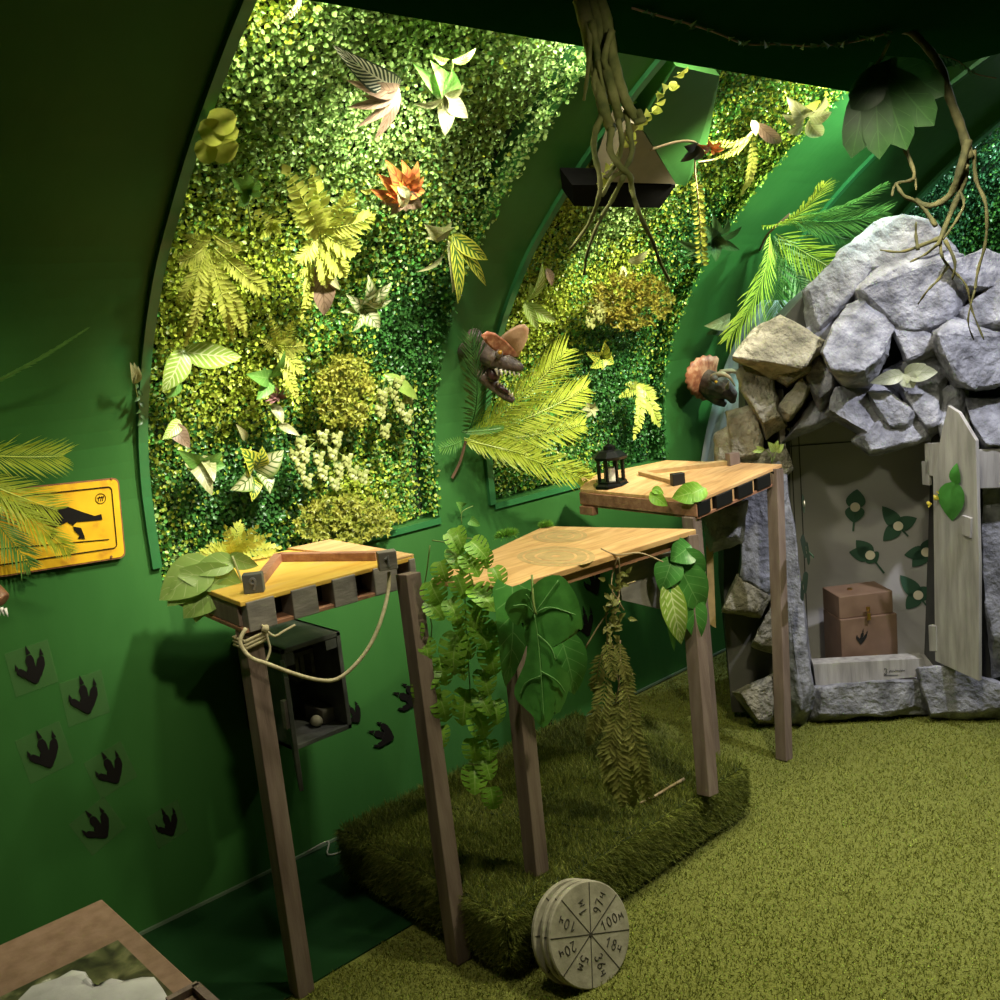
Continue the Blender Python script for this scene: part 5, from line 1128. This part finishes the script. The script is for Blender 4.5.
for k, (x0, y0, x1, y1, w_) in enumerate(((600, 650, 594, 690, 24), (606, 670, 596, 730, 28), (614, 690, 616, 730, 28), (622, 680, 636, 730, 26), (618, 700, 604, 760, 30), (626, 710, 644, 780, 28), (612, 720, 620, 800, 32), (606, 730, 612, 790, 30), (628, 740, 648, 798, 26), (620, 730, 632, 802, 32), (616, 640, 626, 680, 20), (604, 640, 612, 676, 20), (624, 660, 630, 700, 20), (596, 700, 588, 742, 20))):
    mb = MB(); b = dsurf(x0, y0, .015+.02*random.random()); t = dsurf(x1, y1, .03*random.random()+.01); mb.frond(b, t, w_*pxm(b), nz(CAMP-b), 15, .05, 62, 1.0, 'even', rr=.0012, stem=0); mb.build('frond', DFERN, dv)
mb = MB()
for k in range(40): x, y = 612+random.gauss(0, 6), random.uniform(570, 650); b = dsurf(x, y, .015); a = random.uniform(0, 6.3); mb.leaf(b, dsurf(x+9*math.cos(a), y+9*math.sin(a), .03), 5*pxm(b), nz(CAMP-b), 'ovate', nv=3, nu=2)
mb.build('small_leaves', DFERN, dv)
# plants on the back table
tB = at(690, 496, .96)
p = Plant('table_leaf', 'drooping green split leaf at the front corner of the back table', (678, 494), 'leaf', surf=tsurf(tB+V(0, -.02, 0)))
for b, t, w in (((650, 492), (668, 506), 14), ((704, 488), (682, 500), 22), ((700, 490), (672, 498), 22), ((706, 488), (692, 504), 16), ((652, 489), (664, 494), 9)): p.leaf(b, t, w, MONB, 'ovate', lb=.01, lt=.02, droop=.2)
p.done()
sB = at(772, 464, .99)
p = Plant('seedling', 'tiny yellow-green seedling at the far right corner of the back table', (770, 455), surf=tsurf(sB))
p.stem(((772, 463, 0), (770, 454, 0), (764, 449, 0)), .0016); p.stem(((772, 463, 0), (776, 452, 0)), .0016)
for b, t, w in (((764, 450), (752, 452), 5), ((764, 450), (756, 446), 5), ((775, 452), (768, 442), 8), ((776, 452), (784, 444), 8), ((776, 450), (778, 440), 6)): p.leaf(b, t, w, LIME, lb=0, lt=.01)
p.done()
# pale leaves on the rocks, moss tuft by the rock
p = Plant('pale_leaf_cluster', 'pale grey-green three-leaved sprig lying on the rocks above the doorway', (905, 375), 'leaf', surf=lambda x, y, l: grot(x, y, .10+l))
for t, w in (((870, 383), 15), ((938, 372), 18), ((926, 364), 14), ((914, 388), 17), ((904, 388), 12)): p.leaf((904, 374), t, w, leafmat('pale_grey_leaf', (.34, .36, .24), (.42, .43, .30), (.28, .31, .18), nveins=6, vw=.1), lb=.01, lt=.02, tw=random.uniform(-.2, .2))
p.done()

# ------------------------------------------------------------------ hanging roots from the dropped ceiling
def hang(name, label, top, strands, n, cat='vine', m=BARK, smallm=None, plane_z=2.12):
    O = on(top[0], top[1], 2, plane_z); N = nz(V(-O[0], -O[1], 0)); r = empty(name, O, label, cat)
    for part, pts, r0, r1 in strands:
        P = smooth([onplane(x, y, O+N*(.02*math.sin(i*1.7+x)), N) for i, (x, y) in enumerate(pts)], 4); mb = MB()
        mb.tube(P, [r0+(r1-r0)*i/(len(P)-1)+.0008*math.sin(i*2.1) for i in range(len(P))], 7); mb.build(part, m, r, True)
    return r, O, N
RT = [('root', ((578, -10), (586, 20), (592, 50), (598, 80), (604, 110), (612, 130)), .016, .010), ('root', ((596, -10), (606, 20), (612, 55), (620, 85), (628, 105), (638, 120)), .013, .009),
      ('root', ((588, -8), (600, 30), (604, 60), (612, 90), (620, 120)), .012, .009), ('root', ((584, 10), (590, 40), (588, 70), (584, 100)), .006, .003),
      ('root', ((592, 20), (598, 60), (594, 85), (606, 112)), .007, .005), ('root', ((612, 30), (604, 60), (612, 80), (602, 110)), .007, .006),
      ('rootlet', ((604, 112), (596, 130), (594, 150), (600, 178), (598, 200), (588, 225), (570, 250)), .007, .003), ('rootlet', ((612, 128), (610, 150), (620, 166), (630, 176), (632, 190), (640, 215), (652, 240), (660, 262), (670, 282)), .007, .003),
      ('rootlet', ((626, 110), (630, 135), (632, 152), (624, 170), (612, 178), (602, 196)), .006, .004), ('rootlet', ((618, 120), (622, 140), (618, 160), (606, 178)), .006, .004),
      ('rootlet', ((624, 176), (612, 200), (600, 220), (588, 250), (584, 275)), .005, .0025), ('rootlet', ((638, 112), (642, 120), (634, 122)), .008, .006), ('rootlet', ((598, 60), (604, 90), (610, 104)), .004, .003)]
hang('hanging_roots', 'thick bundle of mossy brown roots hanging between the large and middle bays', (590, 0), RT, 0)
RT2 = [('root', ((880, 34), (905, 30), (922, 42), (940, 66), (950, 98), (962, 130), (970, 158)), .008, .011), ('root', ((968, 140), (960, 170), (950, 195), (930, 206), (915, 200)), .010, .006),
       ('root', ((966, 150), (964, 180), (950, 215), (938, 245)), .009, .005), ('rootlet', ((974, 150), (976, 180), (986, 205), (986, 240), (978, 270), (975, 290)), .005, .003), ('rootlet', ((968, 165), (958, 185), (964, 205), (950, 230), (942, 240)), .004, .003),
       ('rootlet', ((940, 240), (942, 256), (950, 268), (966, 285), (972, 310), (984, 340)), .004, .002), ('rootlet', ((940, 238), (920, 246), (900, 252), (880, 250)), .006, .002), ('rootlet', ((948, 266), (938, 280), (928, 290), (918, 304)), .004, .002),
       ('rootlet', ((938, 244), (926, 254), (910, 262)), .004, .002), ('rootlet', ((918, 250), (916, 236), (916, 222)), .005, .002), ('rootlet', ((936, 226), (920, 204), (904, 196), (896, 184)), .006, .004), ('rootlet', ((896, 100), (900, 130), (908, 155), (914, 178), (896, 184), (892, 196)), .006, .003),
       ('rootlet', ((904, 150), (914, 170), (916, 190)), .003, .002), ('rootlet', ((975, 290), (968, 320), (974, 340)), .0025, .0015), ('rootlet', ((945, 240), (955, 262), (952, 280)), .005, .002)]
r2, O2, N2 = hang('hanging_roots', 'crooked bare root hanging in front of the grey rocks at the right', (905, 36), RT2, 0, m=BARK_SHADED)
# split leaf hung from the end of the dropped ceiling
LP = onplane(900, 70, O2-N2*.0, N2)
def lsurf(x, y, l): return onplane(x, y, O2+N2*.03, N2)+N2*l
p = Plant('monstera', 'large dark split leaf hanging from the ceiling edge at the upper right', (888, 62), 'leaf', surf=lsurf)
SHM = leafmat('shaded_monstera', (.012, .05, .008), (.02, .07, .012), (.03, .09, .018), nveins=5, vw=.05, trans=.35)  # shade under the ceiling is put into a darkened leaf colour
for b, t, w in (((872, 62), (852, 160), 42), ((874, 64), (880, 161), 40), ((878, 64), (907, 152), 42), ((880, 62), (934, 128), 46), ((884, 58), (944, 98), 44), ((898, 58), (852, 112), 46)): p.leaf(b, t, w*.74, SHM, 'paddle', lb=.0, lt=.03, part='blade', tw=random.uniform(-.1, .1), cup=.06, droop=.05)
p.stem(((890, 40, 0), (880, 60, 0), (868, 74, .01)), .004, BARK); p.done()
# thin garland along the underside of the dropped ceiling
p = Plant('garland', 'thin dim leafy garland strung along the dark dropped ceiling', (740, 40), 'garland', surf=lambda x, y, l: on(x, y, 2, 2.116-l))
gp = [(632, 8), (660, 16), (690, 24), (720, 34), (746, 44), (780, 44), (810, 46), (840, 44), (870, 38), (892, 32)]
p.stem([(x, y, .0) for x, y in gp], .0022, STEMB)
for i in range(40): q = random.randrange(len(gp)-1); t = random.random(); x = gp[q][0]+(gp[q+1][0]-gp[q][0])*t; y = gp[q][1]+(gp[q+1][1]-gp[q][1])*t; p.leaf((x, y), (x+random.uniform(-8, 8), y+random.uniform(-5, 5)), 4, DGL, lb=0, lt=.015)
p.done()
p = Plant('wire_sprig', 'fine dark sprig of tiny leaves beside the crooked root', (960, 70), 'twig', surf=lsurf)
p.stem(((938, 54, 0), (958, 62, .01), (974, 74, .01), (996, 80, .02)), .0012, STEMB)
for k in range(9): x = 940+k*4; y = 55+k*2; p.leaf((x, y), (x+3, y+(8 if k % 2 else 4)), 3, DGL, lb=.01, lt=.01)
p.done()

# ------------------------------------------------------------------ dinosaur heads mounted on the vault
def fuse(o, vox=.0035, it=6):
    m = o.modifiers.new('remesh', 'REMESH'); m.mode = 'VOXEL'; m.voxel_size = vox; m.use_smooth_shade = True
    s_ = o.modifiers.new('smooth', 'SMOOTH'); s_.iterations = it; s_.factor = .5; return o
DSK = mat('dinosaur_skin', [(.05, .035, .03), (.11, .08, .065), (.18, .13, .10)], 30, .45, .8, 90, .004)
DCR = mat('orange_crest', [(.22, .06, .03), (.42, .15, .07), (.60, .32, .18)], 40, .5, .4, 70, .003)
DCP = mat('peach_crest', [(.55, .30, .16), (.68, .44, .27)], 22, .5, .4, 70, .003)
DTH = flat('ivory_tooth', (.62, .56, .42), .35); DEYE = flat('amber_eye', (.35, .18, .02), .15); DMO = flat('dark_mouth', (.035, .012, .012), .4)
DHN = mat('bone_horn', [(.40, .30, .19), (.58, .46, .32)], 30, .4, .2, 60)
F = lambda x, y, l: vault(x, y, -l)
def plate(mb, px, l, th, dome=.0):
    P = [F(x, y, l) for x, y in px]; c = sum(P)/len(P); n = nz(CAMP-c); k = len(P); vs = []
    for sg in (1, -1):
        for q in (1, .7, .35): vs += [c+(p-c)*q*(1 if q < 1 else 1)+n*(sg*th*(1.05-q*.9)+dome*(1-q*q)) for p in P]
    vs += [c+n*(th+dome), c+n*(-th+dome)]; fs = []
    for s_ in (0, 3*k):
        for r in (0, 1):
            for i in range(k): fs.append((s_+r*k+i, s_+r*k+(i+1) % k, s_+(r+1)*k+(i+1) % k, s_+(r+1)*k+i))
        for i in range(k): fs.append((s_+2*k+i, s_+2*k+(i+1) % k, 6*k+(0 if s_ == 0 else 1)))
    for i in range(k): fs.append((i, (i+1) % k, 3*k+(i+1) % k, 3*k+i))
    mb.add(vs, fs)
def cone(mb, b, t, r): mb.tube([b, b+(t-b)*.5, t], [r, r*.65, r*.08], 6)

h1 = empty('dinosaur_head', F(480, 355, 0), 'double-crested dinosaur head with open toothed mouth mounted on the first rib', 'dinosaur head')
s = pxm(F(495, 360, .15))
mb = MB(); mb.tube([F(462, 350, -.01), F(474, 350, .06), F(486, 352, .13), F(497, 359, .19), (F(508, 363, .22)), F(519, 367, .25), F(523, 369, .26)], [8*s, 10*s, 13*s, 11*s, 8*s, 5.5*s, 3*s], 12)
mb.tube([F(476, 362, .08), F(486, 377, .15), F(496, 388, .19), F(506, 396, .23), F(514, 401, .25)], [11*s, 9*s, 5.5*s, 5*s, 3.5*s], 10)
mb.blob(F(474, 337, .11), 8.5*s, 2, .1); mb.blob(F(499, 354, .225), 4.5*s, 3, .05)
fuse(mb.build('head', DSK, h1, True))
mb = MB(); plate(mb, [(481, 335), (487, 331), (495, 333), (505, 340), (514, 349), (519, 357), (511, 357), (501, 354), (492, 349), (485, 342)], .215, .006, -.006); mb.build('crest', DCR, h1, True, fix=True)
mb = MB(); plate(mb, [(500, 337), (509, 330), (518, 325), (525, 324), (529, 329), (528, 338), (524, 347), (518, 357), (513, 352), (507, 344)], .17, .006, .006); mb.build('crest', DCP, h1, True, fix=True)
mb = MB(); mb.blob(F(493, 374, .185), (7*s, 7*s, 8*s), 1, .05); mb.tube([F(496, 384, .205), F(508, 393, .245)], [3.2*s, 2.2*s], 8); mb.build('mouth', DMO, h1, True)
mb = MB()
for i in range(6): b = F(496+i*4.4, 368.5+i*.8, .215+.008*i); cone(mb, b, b+V(0, -.006, -.024 if i < 2 else -.017), .006 if i < 2 else .0045)
for i in range(6): b = F(498+i*2.8, 385+i*2.4, .215+.007*i); cone(mb, b, b+V(0, -.004, .016), .0045)
mb.build('teeth', DTH, h1, True)
mb = MB(); mb.blob(F(500, 352.5, .245), 2.4*s, 0, 0); mb.build('eye', DEYE, h1, True)

h2 = empty('dinosaur_head', F(700, 382, 0), 'small horned dinosaur head with orange neck frill mounted beside the rocks', 'dinosaur head')
s = pxm(F(715, 385, .1))
mb = MB(); out = []
for i in range(26):
    a = math.radians(60+i*8.6); rx, ry = 22, 22; b = 1+.07*(i % 2); out.append((708+rx*b*math.cos(a), 378-ry*b*math.sin(a)*1.0))
plate(mb, out+[(712, 392), (717, 380), (717, 368)], .075, .008, .03); mb.build('frill', DCR, h2, True, fix=True)
mb = MB(); mb.tube([F(698, 380, -.0), F(706, 382, .09), F(716, 386, .15), F(726, 391, .20), F(732, 396, .22), F(733, 403, .22)], [10*s, 13*s, 13*s, 9.5*s, 6.5*s, 2.5*s], 12)
mb.tube([F(708, 392, .10), F(718, 400, .16), F(726, 405, .19)], [7*s, 6*s, 3*s], 10); mb.blob(F(714, 378, .20), 4*s, 4, .1); fuse(mb.build('head', mat('dark_horned_skin', [(.03, .022, .018), (.07, .05, .04), (.14, .10, .075)], 30, .5, .9, 80, .004), h2, True))
for hp in (((713, 377, .17), (722, 374, .22), (730, 378, .26), (735, 386, .28)), ((721, 373, .13), (731, 371, .18), (738, 373, .21), (743, 379, .23))):
    mb = MB(); mb.tube(smooth([F(*q) for q in hp], 3), [3.6*s*(1-i/9*.85) for i in range(10)], 8); mb.build('horn', DHN, h2, True)
mb = MB(); cone(mb, F(727, 388, .235), F(729, 381, .26), 2.2*s); mb.build('nose_horn', DHN, h2, True)
mb = MB(); mb.blob(F(716, 382, .222), 1.6*s, 0, 0); mb.build('eye', DEYE, h2, True)

h3 = empty('dinosaur_head', F(-40, 595, 0), 'brown dinosaur snout with white teeth poking in at the left edge below the sign', 'dinosaur head')
s = pxm(F(-10, 597, .1))
mb = MB(); mb.tube([F(-60, 590, -.01), F(-42, 588, .08), F(-22, 590, .15), F(-6, 594, .19), F(5, 600, .21)], [20*s, 19*s, 15*s, 11*s, 7*s], 12)
mb.tube([F(-46, 604, .08), F(-26, 618, .15), F(-6, 624, .19)], [12*s, 8*s, 4*s], 10); fuse(mb.build('head', mat('brown_dinosaur_skin', [(.14, .06, .03), (.26, .12, .06)], 30, .45, .6, 80, .004), h3, True))
mb = MB()
for i in range(7): b = F(-18+i*3.8, 603+i*.9, .175+.008*i); cone(mb, b, b+V(.002, -.006, -.020), .005)
mb.build('teeth', flat('white_tooth', (.75, .73, .68), .35), h3, True)

# ------------------------------------------------------------------ sheer white strip behind the horned head (a painted-cloth waterfall)
k = NT('sheer_white_cloth'); WCL = k.out(k.n('ShaderNodeMixShader', {0: .55, 1: k.n('ShaderNodeBsdfTransparent'), 2: k.n('ShaderNodeBsdfDiffuse', {'Color': (.55, .60, .60, 1)})}))
mb = MB(); vs = []; fs = []; n, m_ = 24, 14
for i in range(n+1):
    q = i/n; cx = 778-62*q**.7; cy_ = 300+172*q; w_ = 16+6*math.sin(q*3)
    for j in range(m_+1): u = j/m_*2-1; vs.append(F(cx+u*w_, cy_, .03+.012*math.sin(j*1.7)+.006*math.sin(i*.5+j)))
for i in range(n):
    for j in range(m_): a = i*(m_+1)+j; fs.append((a, a+1, a+m_+2, a+m_+1))
mb.add(vs, fs); tag(mb.build('white_drape', WCL, smooth=True), 'sheer white cloth strip falling between the second rib and the rocks', 'cloth')
